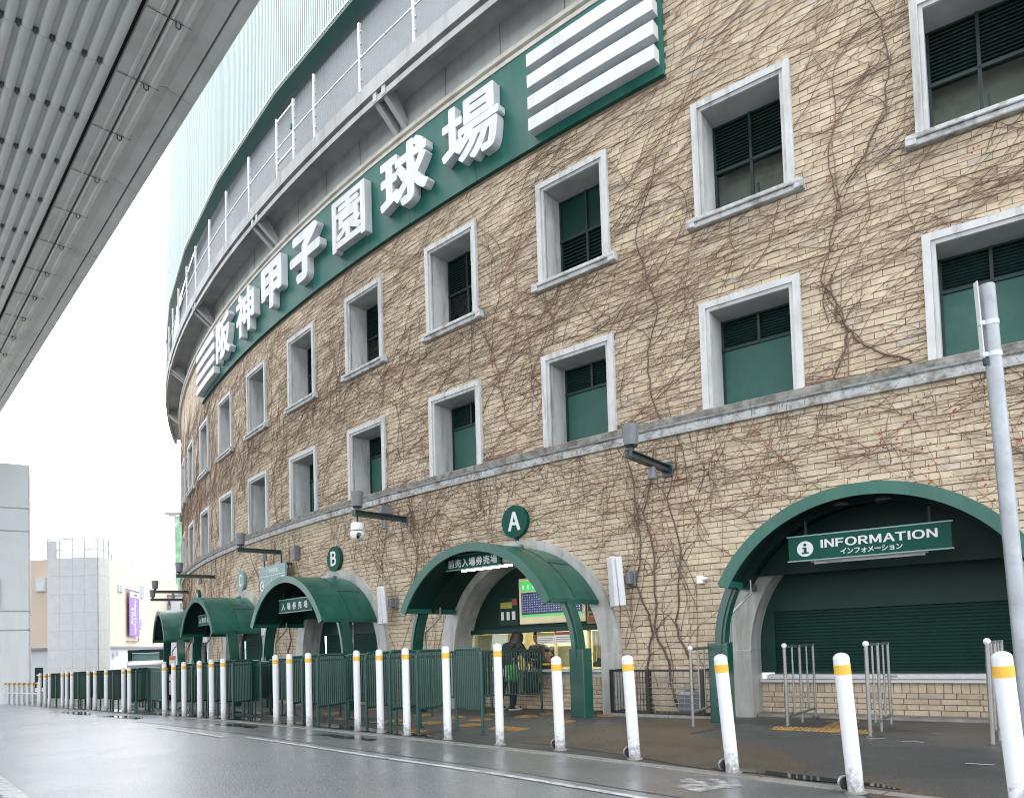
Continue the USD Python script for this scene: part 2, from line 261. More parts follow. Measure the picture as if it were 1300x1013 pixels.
 '^O': '33 324,33 412,41 475,64 559,84 602,123 660,164 701,217 736,264 756,326 770,396 771,479 756,539 729,580 699,627 650,652 611,687 529,707 432,709 328,699 254,680 184,648 117,602 57,578 33,537 4,471 -25,396 -39,313 -35,234 -12,174 25,117 82,76 150,45 244|178 360,184 291,199 228,223 179,261 133,288 114,334 96,396 94,434 104,480 131,505 159,533 205,555 271,562 326,562 414,551 483,537 522,497 585,474 607,440 627,408 637,370 639,334 637,302 627,276 613,243 583,209 532,184 447',
 '^R': '76 -8,76 740,80 748,94 758,363 758,451 744,520 715,566 674,596 623,609 570,609 488,592 424,562 375,525 340,498 322,464 308,461 303,623 25,633 4,629 -14,613 -25,496 -25,488 -21,308 285,219 283,219 -6,213 -18,199 -25,94 -25|219 412,357 412,405 424,433 440,453 462,469 512,467 555,449 595,413 619,373 629,220 632',
 '^M': '76 -8,76 740,80 748,94 758,219 758,234 746,407 267,576 744,594 758,717 758,727 754,736 738,736 -6,732 -16,717 -25,619 -25,607 -20,600 -6,597 438,457 59,443 49,367 49,350 64,215 438,210 439,209 -8,191 -25,94 -25',
 '^A': '-16 -18,-21 6,20 129,230 748,246 758,367 756,381 738,602 90,629 8,625 -16,611 -25,500 -25,484 -16,424 180,414 199,189 199,121 -10,109 -23,-2 -25|227 325,377 324,303 563,297 555',
 '^T': '6 646,6 740,23 758,574 758,592 744,594 648,580 631,371 627,371 -8,361 -21,353 -25,246 -25,229 -10,228 628,25 629,16 633',
 '^B': '76 740,94 758,352 758,404 752,461 738,512 715,535 697,570 656,584 627,594 588,596 537,592 510,584 480,566 443,525 397,570 369,609 324,623 297,635 256,637 186,623 127,604 88,568 47,531 20,461 -10,367 -25,94 -25,80 -16,76 -8|219 102,351 100,410 109,444 123,478 153,494 191,494 242,480 274,456 297,399 318,349 324,220 324|219 450,353 449,395 459,419 471,443 495,453 525,453 561,441 593,413 617,375 629,316 635,220 634',
 '^C': '33 322,35 430,47 496,66 557,88 602,119 648,160 691,199 721,252 748,313 766,357 771,424 770,469 760,514 742,568 707,607 668,609 650,605 641,559 584,539 570,520 574,489 603,462 621,420 637,344 637,284 613,241 575,213 534,192 479,180 416,180 320,191 254,217 191,245 151,270 127,314 104,354 94,408 94,446 104,473 117,515 149,535 172,559 176,576 162,623 107,627 84,588 39,547 8,482 -23,402 -39,352 -39,307 -33,258 -20,201 8,135 63,109 94,82 139,49 227',
 '^D': '76 740,94 758,314 758,414 742,459 727,518 693,561 656,600 604,633 529,650 447,654 334,645 254,621 176,582 105,535 55,488 21,414 -10,342 -23,94 -25,80 -16,76 -8|219 104,304 102,334 105,375 117,405 131,433 151,462 185,494 252,508 328,508 410,502 453,488 502,462 552,429 587,409 601,364 621,314 631,219 631',
}

def glyph(ch):
    ps = []
    for p in G[ch].split("/"):
        rings = [[tuple(map(float, a.split())) for a in r.split(",")] for r in p.split("|")]
        ps.append(Polygon(rings[0], rings[1:]).buffer(0))
    return shapely.union_all(ps)
def jtext(chars, size, pitch, depth, sx=1.0):
    ms = []
    for i, ch in enumerate(chars):
        g = affinity.scale(glyph(ch), size / 1000 * sx, size / 1000, origin=(0, 0)); ms.append(ext(affinity.translate(g, i * pitch, 0), depth))
    return cat(ms)
def heavy(t, h, depth=0.004):
    """heavy sans capitals from the outlines above, h metres tall"""
    x, ms = 0.0, []
    for ch in t:
        g = glyph("^" + ch); x0, y0, x1, y1 = g.bounds; g = affinity.scale(g, h / 745, h / 745, origin=(0, 0)); ms.append(ext(affinity.translate(g, x - x0 * h / 745, 0), depth)); x += (x1 - x0 + (20 if ch == 'A' else 85)) * h / 745
    return cat(ms)
def latin(t, h, depth=0.004, bold=True): return meshkit.text_mesh(t, h, depth, bold)

# ------------------------------------------------------------------ materials
MAT = {}
def mat(name, col, rough=0.5, var=0.12, vs=2.0, metal=0.0, bump=0.0, bs=40.0, dirt=None, ds=1.2, dlo=0.5, dhi=0.75, spec=0.5, streak=False, emit=None, coat=0.0, rvar=0.0):
    c = np.array(col, float)
    n = {"g": ("geometry", {}), "n": ("noise_texture", {"scale": vs, "detail": 6.0, "roughness": 0.6}),
         "r": ("rgb_ramp", {"ramp": [(0.28, tuple(c * (1 - var))), (0.72, tuple(np.minimum(c * (1 + var), 0.95)))]}),
         "p": ("principled_bsdf", {"roughness": rough, "metallic": metal, "specular_ior_level": spec, "coat_weight": coat, "coat_roughness": 0.15})}
    L = [("g.position", "n.vector"), ("n.fac", "r.fac")]
    src = "r.color"
    if dirt is not None:
        n["dm"] = ("mapping", {"scale": (1, 1, 0.12) if streak else (1, 1, 1)})
        n["dn"] = ("noise_texture", {"scale": ds, "detail": 8.0, "roughness": 0.68})
        n["dr"] = ("map_range", {"from_min": dlo, "from_max": dhi, "to_min": 0.0, "to_max": 1.0, "clamp": True})
        n["dx"] = ("mix_color", {"b": tuple(dirt)})
        L += [("g.position", "dm.vector"), ("dm.vector", "dn.vector"), ("dn.fac", "dr.value"), ("dr.result", "dx.fac"), (src, "dx.a")]
        src = "dx.result"
    L.append((src, "p.base_color"))
    if rvar:
        n["rr"] = ("map_range", {"from_min": 0.3, "from_max": 0.7, "to_min": rough - rvar, "to_max": rough + rvar, "clamp": True}); L += [("n.fac", "rr.value"), ("rr.result", "p.roughness")]
    if bump:
        n["bn"] = ("noise_texture", {"scale": bs, "detail": 5.0}); n["b"] = ("bump", {"strength": bump, "distance": 0.01})
        L += [("g.position", "bn.vector"), ("bn.fac", "b.height"), ("b.normal", "p.normal")]
    if emit:
        n["p"][1].update(emission_color=tuple(emit[:3]), emission_strength=emit[3])
    MAT[name] = usdkit.material(stage, "/World/Looks/" + name, n, L, surface="p.BSDF"); return MAT[name]

GREEN = (0.007, 0.074, 0.053)
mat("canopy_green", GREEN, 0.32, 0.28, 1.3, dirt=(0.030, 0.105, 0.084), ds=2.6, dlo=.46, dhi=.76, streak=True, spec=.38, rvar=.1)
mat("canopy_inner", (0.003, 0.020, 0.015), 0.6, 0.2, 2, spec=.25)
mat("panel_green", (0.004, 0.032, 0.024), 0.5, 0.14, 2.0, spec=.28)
mat("shutter_green", (0.003, 0.031, 0.024), 0.45, 0.12, 3.0, spec=.28)
mat("louver_green", (0.006, 0.022, 0.022), 0.5, 0.2, 3.0)
mat("window_panel", (0.022, 0.098, 0.079), 0.55, 0.12, 1.5, dirt=(0.05, 0.13, 0.11), ds=2.0)
mat("barrier_green", (0.004, 0.036, 0.028), 0.30, 0.15, 4)
mat("column_green", (0.004, 0.042, 0.030), 0.26, 0.15, 3, coat=.2)
mat("sign_green", (0.006, 0.088, 0.068), 0.45, 0.14, 1.2, dirt=(0.028, 0.125, 0.105), ds=1.6, dlo=.45, dhi=.75, streak=True, spec=.35)
mat("board_green", (0.003, 0.060, 0.042), 0.55, 0.08, 2, spec=.15)
mat("guide_grey_green", (0.16, 0.27, 0.27), 0.3, 0.08, 2)
mat("letter_white", (0.56, 0.57, 0.59), 0.5, 0.05, 2, dirt=(0.36, 0.375, 0.38), ds=2.2, dlo=.5, dhi=.8, streak=True, spec=.35)
mat("plain_white", (0.58, 0.58, 0.59), 0.5, 0.03, 3)
mat("frame_white", (0.48, 0.485, 0.485), 0.6, 0.09, 3, dirt=(0.22, 0.22, 0.20), ds=6, dlo=.50, dhi=.74, streak=True, bump=.15, bs=30)
mat("sill_white", (0.46, 0.465, 0.47), 0.6, 0.12, 3, dirt=(0.16, 0.155, 0.14), ds=5, dlo=.47, dhi=.68, bump=.2, bs=30)
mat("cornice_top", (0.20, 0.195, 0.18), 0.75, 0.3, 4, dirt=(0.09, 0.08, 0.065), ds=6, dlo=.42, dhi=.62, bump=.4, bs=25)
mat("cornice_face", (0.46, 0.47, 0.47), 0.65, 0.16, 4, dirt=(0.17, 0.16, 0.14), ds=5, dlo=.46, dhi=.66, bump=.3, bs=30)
mat("stone_ring", (0.40, 0.405, 0.39), 0.55, 0.16, 3, dirt=(0.19, 0.195, 0.17), ds=2.6, dlo=.44, dhi=.70, streak=True, bump=.2)
mat("concrete", (0.36, 0.37, 0.36), 0.7, 0.12, 1.5, dirt=(0.22, 0.22, 0.21), ds=1.1, dlo=.45, dhi=.8, streak=True, bump=.2)
mat("concrete_edge", (0.245, 0.252, 0.255), 0.65, 0.15, 1.8, dirt=(0.13, 0.13, 0.127), ds=1.6, dlo=.45, dhi=.70, streak=True)
mat("cream_trim", (0.48, 0.46, 0.40), 0.6, 0.1, 2, dirt=(0.28, 0.27, 0.24), ds=2.5)
mat("concrete_pale", (0.66, 0.69, 0.71), 0.7, 0.05, 0.8, dirt=(0.55, 0.54, 0.48), ds=0.8, dlo=.55, dhi=.8, streak=True, bump=.1)
mat("dark_joint", (0.05, 0.05, 0.05), 0.8)
mat("gallery_wall", (0.19, 0.205, 0.22), 0.65, 0.1, 1)
mat("galvanized", (0.30, 0.32, 0.345), 0.45, 0.16, 12, metal=0.4, dirt=(0.19, 0.205, 0.225), ds=6, dlo=.48, dhi=.74)
mat("steel", (0.22, 0.22, 0.21), 0.36, 0.12, 6, metal=0.7)
mat("steel_dark", (0.05, 0.065, 0.06), 0.35, 0.1, 6, metal=0.3)
mat("post_white", (0.50, 0.52, 0.54), 0.45, 0.06, 5)
mat("mint", (0.285, 0.337, 0.330), 0.5, 0.05, 0.5, dirt=(0.25, 0.31, 0.302), ds=0.4, streak=True, spec=.3)
mat("mint_groove", (0.115, 0.165, 0.16), 0.6, 0.08, 1, spec=.3)
mat("trim_dark_green", (0.012, 0.055, 0.050), 0.4, 0.1, 1)
mat("viaduct_metal", (0.66, 0.70, 0.685), 0.42, 0.10, 0.9, dirt=(0.52, 0.56, 0.545), ds=0.9, dlo=.5, dhi=.75)
mat("viaduct_panel", (0.60, 0.63, 0.615), 0.55, 0.08, 0.8, dirt=(0.45, 0.475, 0.46), ds=0.9)
mat("viaduct_dark", (0.035, 0.04, 0.04), 0.7)
mat("lamp_dark", (0.020, 0.030, 0.032), 0.35, 0.1, 5)
mat("lamp_grey", (0.13, 0.135, 0.15), 0.4, 0.1, 6)
mat("camera_white", (0.72, 0.72, 0.70), 0.35, 0.03, 5)
mat("glass_dark", (0.01, 0.012, 0.015), 0.08, 0.05, 5)
mat("bollard_white", (0.58, 0.59, 0.61), 0.36, 0.04, 6, dirt=(0.28, 0.28, 0.26), ds=16, dlo=.58, dhi=.76)
mat("bollard_yellow", (0.60, 0.335, 0.03), 0.45, 0.12, 10)
mat("rubber_black", (0.012, 0.012, 0.012), 0.6)
mat("black_iron", (0.012, 0.013, 0.013), 0.4)
mat("mesh_wire", (0.22, 0.23, 0.22), 0.5, metal=.3)
mat("tactile", (0.30, 0.165, 0.04), 0.5, 0.25, 6, dirt=(0.13, 0.095, 0.055), ds=7, dlo=.42, dhi=.66)
mat("paint_white", (0.55, 0.56, 0.56), 0.45, 0.12, 6, dirt=(0.16, 0.16, 0.16), ds=11, dlo=.5, dhi=.66)
mat("paint_worn", (0.42, 0.42, 0.41), 0.5, 0.2, 6, dirt=(0.10, 0.10, 0.10), ds=9, dlo=.42, dhi=.58)
mat("kerb_stone", (0.24, 0.235, 0.22), 0.5, 0.2, 5, dirt=(0.13, 0.13, 0.12), ds=3)
mat("peach", (0.56, 0.45, 0.36), 0.7, 0.03, 0.6)
mat("base_wall", (0.52, 0.54, 0.57), 0.7, 0.04, 0.6)
mat("perforated_steel", (0.56, 0.575, 0.59), 0.45, 0.07, 3)
mat("banner_purple", (0.20, 0.10, 0.34), 0.5, 0.04, 2)
mat("leaf_print", (0.13, 0.27, 0.17), 0.5, 0.5, 0.9, dirt=(0.46, 0.55, 0.52), ds=0.55, dlo=.50, dhi=.58)
mat("car_white", (0.78, 0.79, 0.80), 0.2, 0.02, 2, coat=.8)
mat("vine_bark", (0.180, 0.103, 0.074), 0.8, 0.5, 1.3)
mat("vine_trunk", (0.10, 0.066, 0.048), 0.75, 0.35, 9, bump=.4, bs=60)
mat("dead_leaf", (0.30, 0.075, 0.022), 0.7, 0.45, 9)
mat("cream_paint", (0.74, 0.66, 0.44), 0.55, 0.03, 3)
mat("curtain", (0.62, 0.52, 0.30), 0.7, 0.08, 3)
mat("counter_steel", (0.55, 0.56, 0.57), 0.32, 0.06, 5, metal=.4)
mat("notice_paper", (0.66, 0.65, 0.62), 0.6, 0.05, 20)
mat("notice_yellow", (0.33, 0.29, 0.06), 0.6, 0.25, 14)
mat("viaduct_bracket", (0.085, 0.09, 0.09), 0.7)
mat("notice_red", (0.30, 0.06, 0.05), 0.6, 0.1, 20)
mat("print_grey", (0.22, 0.22, 0.23), 0.6)
mat("skin", (0.52, 0.33, 0.24), 0.5, 0.05, 12)
mat("hair_dark", (0.022, 0.014, 0.011), 0.42, 0.4, 30)
mat("coat_dark", (0.024, 0.030, 0.028), 0.85, 0.25, 12, bump=.3, bs=50)
mat("denim", (0.018, 0.026, 0.055), 0.8, 0.3, 14)
mat("shoe_black", (0.012, 0.012, 0.014), 0.5)
mat("clerk_shirt", (0.10, 0.10, 0.12), 0.7, 0.2, 8)
mat("stripe_yellow", (0.60, 0.45, 0.06), 0.6)
mat("bag_green", (0.10, 0.52, 0.10), 0.45, 0.3, 12)
mat("bag_black", (0.014, 0.014, 0.016), 0.6, 0.2, 9)
mat("orange_board", (0.55, 0.13, 0.05), 0.5)
mat("soil", (0.07, 0.05, 0.035), 0.9, 0.4, 8, bump=.5)
mat("eye_black", (0.01, 0.008, 0.007), 0.2)
mat("lip", (0.35, 0.12, 0.10), 0.5)
# lit lamps and screens
mat("tube_light", (0.9, 0.9, 0.85), 0.4, emit=(1.0, 0.96, 0.84, 22.0))
mat("room_light", (0.9, 0.9, 0.8), 0.4, emit=(1.0, 0.92, 0.74, 17.0))
mat("screen_green", (0.02, 0.2, 0.03), 0.4, emit=(0.05, 0.50, 0.09, 0.55))
mat("screen_lime", (0.1, 0.3, 0.03), 0.4, emit=(0.25, 0.60, 0.07, 0.55))
mat("screen_blue", (0.01, 0.012, 0.04), 0.4, emit=(0.010, 0.014, 0.060, 0.6))
mat("screen_dot", (0.3, 0.33, 0.4), 0.4, emit=(0.55, 0.62, 0.85, 0.5))
mat("screen_red", (0.3, 0.02, 0.05), 0.3, emit=(0.5, 0.06, 0.14, 0.9))

def brick_mat(name, tone=None):
    ramp = [(0.0, (0.40, 0.315, 0.225)), (0.06, (0.46, 0.37, 0.265)), (0.3, (0.515, 0.42, 0.305)), (0.5, (0.54, 0.45, 0.335)), (0.7, (0.50, 0.405, 0.30)), (0.88, (0.555, 0.46, 0.325)), (0.96, (0.49, 0.385, 0.295)), (1.0, (0.43, 0.38, 0.315))]
    n = {"g": ("geometry", {}), "r": ("rgb_ramp", {"ramp": ramp}), "n": ("noise_texture", {"scale": 9.0, "detail": 7.0, "roughness": .65}),
         "mr": ("map_range", {"from_min": .3, "from_max": .7, "to_min": .78, "to_max": 1.14}), "mu": ("mix_color", {"blend_type": "multiply", "fac": 1.0}),
         "dmap": ("mapping", {"scale": (1.0, 1.0, 0.30)}), "dn": ("noise_texture", {"scale": 0.75, "detail": 9.0, "roughness": .68}), "dr": ("map_range", {"from_min": .47, "from_max": .76, "to_min": 0.0, "to_max": .40, "clamp": True}),
         "dx": ("mix_color", {"b": (0.27, 0.225, 0.155)}), "p": ("principled_bsdf", {"roughness": .75, "specular_ior_level": .35}),
         "bn": ("noise_texture", {"scale": 55.0, "detail": 5.0}), "b": ("bump", {"strength": .35, "distance": .006})}
    L = [("g.position", "n.vector"), ("n.fac", "mr.value"), ("r.color", "mu.a"), ("mr.result", "mu.b"), ("mu.result", "dx.a"), ("g.position", "dmap.vector"), ("dmap.vector", "dn.vector"), ("dn.fac", "dr.value"), ("dr.result", "dx.fac"),
         ("dx.result", "p.base_color"), ("g.position", "bn.vector"), ("bn.fac", "b.height"), ("b.normal", "p.normal")]
    n['at'] = ('attribute', {'attribute': 'tone'}); L.append(('at.fac', 'r.fac'))
    MAT[name] = usdkit.material(stage, "/World/Looks/" + name, n, L, surface="p.BSDF")
brick_mat("brick_field")
mat("mortar", (0.175, 0.125, 0.090), 0.9, 0.3, 5, bump=.5, bs=60)

def ground_mat(name, a, b, scale, rlo, rhi, puddle=1.0, agg=260.0, coat=1.0, lvl=.5):
    n = {"g": ("geometry", {}), "n": ("noise_texture", {"scale": scale, "detail": 7.0, "roughness": .62}), "r": ("rgb_ramp", {"ramp": [(0.36, a), (0.64, b)]}),
         "f": ("noise_texture", {"scale": agg, "detail": 2.0}), "fr": ("map_range", {"from_min": .3, "from_max": .7, "to_min": .32, "to_max": 1.95}), "mu": ("mix_color", {"blend_type": "multiply", "fac": 1.0}),
         "w": ("noise_texture", {"scale": 0.42, "detail": 5.0, "roughness": .55}), "wr": ("map_range", {"from_min": .42, "from_max": .60, "to_min": rlo, "to_max": rhi, "clamp": True}),
         "bs": ("map_range", {"from_min": .42, "from_max": .60, "to_min": .5 * puddle, "to_max": .7 * puddle, "clamp": True}),
         "b": ("bump", {"distance": .024}), "p": ("principled_bsdf", {"specular_ior_level": lvl, "coat_weight": coat, "coat_ior": 1.4})}
    L = [("g.position", "n.vector"), ("n.fac", "r.fac"), ("g.position", "f.vector"), ("f.fac", "fr.value"), ("r.color", "mu.a"), ("fr.result", "mu.b"), ("mu.result", "p.base_color"),
         ("g.position", "w.vector"), ("w.fac", "wr.value"), ("wr.result", "p.roughness"), ("wr.result", "p.coat_roughness"), ("w.fac", "bs.value"), ("bs.result", "b.strength"), ("f.fac", "b.height"), ("b.normal", "p.normal")]
    MAT[name] = usdkit.material(stage, "/World/Looks/" + name, n, L, surface="p.BSDF")
ground_mat("asphalt_wet", (0.112, 0.120, 0.135), (0.142, 0.150, 0.166), 0.7, .31, .35, agg=58.0, lvl=.9)
ground_mat("asphalt_dark", (0.060, 0.062, 0.066), (0.085, 0.087, 0.091), 0.9, .26, .44, agg=75.0, lvl=.6)
ground_mat("pavement_wet", (0.034, 0.036, 0.038), (0.054, 0.052, 0.047), 0.55, .34, .58, agg=70.0, coat=0.15)
ground_mat("pavement_brown", (0.055, 0.043, 0.030), (0.080, 0.062, 0.042), 0.9, .40, .6, agg=70.0, coat=0.0)
ground_mat("land", (0.09, 0.09, 0.088), (0.13, 0.13, 0.125), 0.2, .35, .6)

# dark window glass: a mirror at grazing angles, otherwise see-through
usdkit_glass = usdkit.material(stage, "/World/Looks/window_glass", {"t": ("transparent_bsdf", {"color": (0.80, 0.84, 0.82)}), "gl": ("glossy_bsdf", {"roughness": 0.03, "color": (1, 1, 1)}), "f": ("fresnel", {"IOR": 1.4}), "m": ("mix_closure", {})},
    [("f.fac", "m.fac"), ("t.BSDF", "m.closure1"), ("gl.BSDF", "m.closure2")], surface="m.closure")
MAT["window_glass"] = usdkit_glass

MAT["puddle"] = usdkit.material(stage, "/World/Looks/puddle", {"g": ("geometry", {}), "n": ("noise_texture", {"scale": 3.0, "detail": 3.0}), "b": ("bump", {"strength": .04, "distance": .01}), "p": ("principled_bsdf", {"base_color": (0.016, 0.017, 0.017), "roughness": 0.05, "specular_ior_level": .5})},
    [("g.position", "n.vector"), ("n.fac", "b.height"), ("b.normal", "p.normal")], surface="p.BSDF")

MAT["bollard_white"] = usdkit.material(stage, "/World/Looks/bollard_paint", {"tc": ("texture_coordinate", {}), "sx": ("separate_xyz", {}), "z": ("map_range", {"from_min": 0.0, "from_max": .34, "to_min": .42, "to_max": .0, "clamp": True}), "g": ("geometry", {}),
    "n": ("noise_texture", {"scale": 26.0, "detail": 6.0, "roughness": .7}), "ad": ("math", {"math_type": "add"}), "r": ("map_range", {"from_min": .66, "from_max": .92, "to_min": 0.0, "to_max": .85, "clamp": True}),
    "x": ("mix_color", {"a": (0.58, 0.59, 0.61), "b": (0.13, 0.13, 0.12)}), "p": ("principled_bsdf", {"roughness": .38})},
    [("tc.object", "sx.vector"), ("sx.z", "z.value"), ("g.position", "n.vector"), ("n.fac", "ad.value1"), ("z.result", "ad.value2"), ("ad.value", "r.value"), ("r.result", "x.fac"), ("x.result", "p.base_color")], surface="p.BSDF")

# ------------------------------------------------------------------ ground
def zz(x, y): return gz(x, y)
def pq(s, t):           # road coordinates: s along the kerb line, t towards the stadium (kerb at about t = 0)
    return U1 * s + U2 * (t + 5.6)
flatfar = lambda x, y: gz(x, y) - 0.012
land = sheet(sbox(-420, -300, 420, 700).difference(sbox(-60, -20, 40, 90)), flatfar, step=60)
land2 = sheet(sbox(-60, -20, 40, 90), flatfar, step=2.5)
lm = cat(land, land2); lm.merge_vertices()
part(None, "ground", lm, "land", kind="structure", label="wet grey ground stretching away behind the street", cat="ground")
road = thing("road", "wet grey asphalt road under the elevated expressway", "road", kind="structure")
rp = Polygon([pq(-14, -16), pq(75, -16), pq(75, -0.09), pq(-14, -0.09)])
part(road, "asphalt", sheet(rp, zz, step=1.2, dz=0.0), "asphalt_wet")
def stripe(pts, w, dz):
    L = shapely.LineString(pts).buffer(w / 2, cap_style="flat"); return sheet(L, zz, step=1.0, dz=dz + .002)
strip_ = Polygon([pq(-14, -1.12), pq(16, -1.05), pq(16, -.088), pq(-14, -.088)])
part(road, "asphalt_strip", sheet(strip_, zz, step=1.2, dz=.002), "asphalt_dark")
e1 = [gpt(px, py)[:2] for px, py in [(1120, 1062), (814, 1013), (650, 985.5), (480, 961), (314, 936)]]
part(road, "edge_line", stripe(e1, 0.07, .004), "paint_white")
e2 = [gpt(px, py)[:2] for px, py in [(285, 936), (200, 923)]]
part(road, "edge_line", stripe(e2, 0.09, .004), "paint_white")
e3 = [gpt(px, py)[:2] for px, py in [(-60, 962), (-5, 990), (40, 1030)]]
part(road, "centre_line", stripe(e3, 0.16, .004), "paint_white")
pt = []
for k in range(26):
    a = k / 26 * 2 * PI; px, py = 893 + 36 * math.cos(a) * (1 + .3 * math.sin(3 * a + 1) + .2 * math.sin(7 * a)), 996 + 8 * math.sin(a) * (1 + .25 * math.sin(5 * a))
    pt.append(gpt(px, py)[:2])
part(road, "worn_paint_patch", sheet(Polygon(pt).buffer(0), zz, dz=.004), "paint_worn")
pav = thing("pavement", "dark wet asphalt pavement along the foot of the stadium", "pavement", kind="structure")
wl = [wp(c, -0.6, 0)[:2] for c in np.arange(-3.6, 13.6, .4)]
pp = Polygon([pq(-14, 0.06), *wl, pq(60, 0.06)]).buffer(0)
part(pav, "asphalt", sheet(pp, zz, step=1.0, dz=.004), "pavement_wet")
bp = [gpt(px, py)[:2] for px, py in [(668, 943), (760, 921), (835, 915), (900, 912), (905, 925), (870, 932), (980, 953), (1020, 975), (1000, 990), (905, 977), (795, 958), (700, 945)]]
part(pav, "brown_patch", sheet(Polygon(bp).buffer(.05), zz, step=1.0, dz=.008), "pavement_brown")
bp = [gpt(px, py)[:2] for px, py in [(1060, 990), (1085, 985), (1180, 1008), (1240, 1030), (1180, 1040)]]
part(pav, "brown_patch", sheet(Polygon(bp).buffer(.05), zz, step=1.0, dz=.008), "pavement_brown")
for s0 in np.arange(-6, 40, 1.0):      # flush kerb stones between road and pavement
    q = Polygon([pq(s0 + .01, -.085), pq(s0 + .99, -.085), pq(s0 + .99, .055), pq(s0 + .01, .055)])
    top = sheet(q, zz, dz=.010)
    v = np.asarray(q.exterior.coords)[:4]; z = gz(v[:, 0], v[:, 1]); P = np.vstack([np.c_[v, z + .010], np.c_[v, z - .12]])
    part(pav, "kerb_stone", trimesh.Trimesh(P).convex_hull, "kerb_stone")
def puddle(s_a, s_b, t0, t1, seed):
    r_ = np.random.default_rng(seed); n_ = max(8, int((s_b - s_a) / .35)); ss = np.linspace(s_a, s_b, n_)
    w_ = np.sin(np.linspace(0, PI, n_)) ** .4; lo = [pq(s_, t0 + (t1 - t0) * (.25 * r_.random())) for s_ in ss]; hi = [pq(s_, t0 + .02 + (t1 - t0) * w * (.45 + .55 * r_.random())) for s_, w in zip(ss, w_)]
    return Polygon([*lo, *hi[::-1]]).buffer(.05).buffer(-.04).buffer(0)
for a_, b_, t0, t1, sd in [(7.6, 12.6, .14, .62, 1), (12.9, 20.0, .14, .75, 2), (20.4, 29.5, .12, .9, 3), (9.4, 10.8, 1.0, 1.35, 4), (14.0, 17.5, 1.2, 1.9, 5), (1.9, 3.6, .12, .42, 7), (21, 27, 1.4, 2.6, 8)]:
    part(pav, "puddle", sheet(puddle(a_, b_, t0, t1, sd), zz, step=1.5, dz=.013), "puddle")
for a_, b_, t0, t1, sd in [(17.0, 20.5, -.75, -.25, 11), (21, 25, -.8, -.2, 12), (8.0, 9.6, -.55, -.25, 13), (11.5, 13.2, -.6, -.2, 14)]:
    part(road, "puddle", sheet(puddle(a_, b_, t0, t1, sd), zz, step=1.5, dz=.005), "puddle")
# tactile blocks
def tact(center, ang, kind):
    b = bx(0, 0, .004, .29, .29, .018, .004); ms = [b]
    if kind == "dot":
        for i in range(5):
            for j in range(5): ms.append(move(trimesh.creation.cone(.016, .02, sections=6), -.115 + i * .0575, -.115 + j * .0575, .008))
    else:
        for i in range(4): ms.append(bx(-.1 + i * .067, 0, .016, .022, .26, .012, .004))
    m = cat(ms); return move(m, center[0], center[1], float(gz(*center[:2])) + .004, ang)
wall_ang = th_of(.5)
for i in range(4):
    P = wp(.62 - .092 * 0, 1.32 - i * .3, 0); part(pav, "tactile_tile", tact(P, wall_ang, "bar"), "tactile")
for i in range(-1, 3):
    P = wp(.62, 1.62, 0, (i - .8) * .3); part(pav, "tactile_tile", tact(P, wall_ang, "dot"), "tactile")
for px, py in [(474, 901), (425, 906), (438, 912), (538, 908), (577, 911), (596, 921), (526, 929), (638, 924.6), (630, 907), (715, 916.5), (771, 908.7), (654, 926), (668, 910), (548, 918), (505, 915), (700, 906), (610, 914)]:
    P = gpt(px, py); part(pav, "tactile_tile", tact(P, th_of(2.5) + .05, "bar"), "tactile")
for px, py, L in [(1155, 942, .26), (1244, 971, .22), (1192, 932, .12), (1066, 933, .2), (1062, 917, .3), (1112, 938, .2)]:
    P = gpt(px, py); d = np.array([math.cos(wall_ang), math.sin(wall_ang)]) * L / 2
    part(pav, "short_white_mark", stripe([P[:2] - d, P[:2] + d], .03, .009), "paint_white")

# ------------------------------------------------------------------ the stadium
bld = thing("stadium_building", "round stadium of tan brick with white framed windows and climbing bare ivy", "building")
S0, S1 = s_of(13.4), s_of(-3.6)
ZTOP = 13.0
openings, arcs = [], []
WINS = []
for c in range(-2, 13):
    for row in ("u", "l"):
        z0, z1 = (ZUS + .16, ZUT) if row == "u" else (ZLB, ZLT)
        WINS.append((c, row, z0, z1)); openings.append(sbox(s_of(c) - .64, z0 - .02, s_of(c) + .64, z1 - .15))
RIN, ROUT, ZC = 1.87, 2.25, 1.0
for c in CAN:
    s = s_of(c); a = Point(s, ZC).buffer(RIN, 24).union(sbox(s - RIN, -1.6, s + RIN, ZC)); arcs.append(a)
hole = shapely.union_all(openings + arcs)
wallpoly = sbox(S0, -1.6, S1, ZTOP).difference(hole)
part(bld, "wall", wall_sheet(wallpoly, -.012, .8), "mortar")
part(bld, "wall_top", wall_box(S0, s_of(1.385), -.6, -.02, ZTOP - .3, ZTOP + .0, 40), "concrete")
# bricks: every one has its own edges; the nearest few hundred are single pieces, the rest one part
BL, BH, CO = .285, .088, .098
rows = []
zs = np.arange(-.8, 13.0, CO)
shapely.prepare(hole)
for k, z in enumerate(zs):
    ss = np.arange(S0, S1, BL) + (0.5 * BL if k % 2 else 0) + .02 * rng.standard_normal()
    lim = np.ones(len(ss), bool)
    c_ = -(ss + BL / 2) / COL
    if z + BH > 10.93: lim &= (c_ < 1.385) | (c_ > 8.08)
    if 4.66 < z + BH / 2 < 4.95: lim &= False
    g = z > gz(*bend(np.stack([ss, ss * 0, ss * 0], 1))[:, :2].T) - .15
    rows.append(np.stack([ss, np.full(len(ss), z)], 1)[lim & g])
rows = np.vstack(rows)
nb = len(rows)
s0 = rows[:, 0] + rng.uniform(0, .002, nb); s1 = rows[:, 0] + BL - .0035 - rng.uniform(0, .005, nb); z0 = rows[:, 1] + rng.uniform(-.003, .003, nb); z1 = z0 + BH - rng.uniform(0, .005, nb)
of = rng.uniform(-.003, .006, nb)
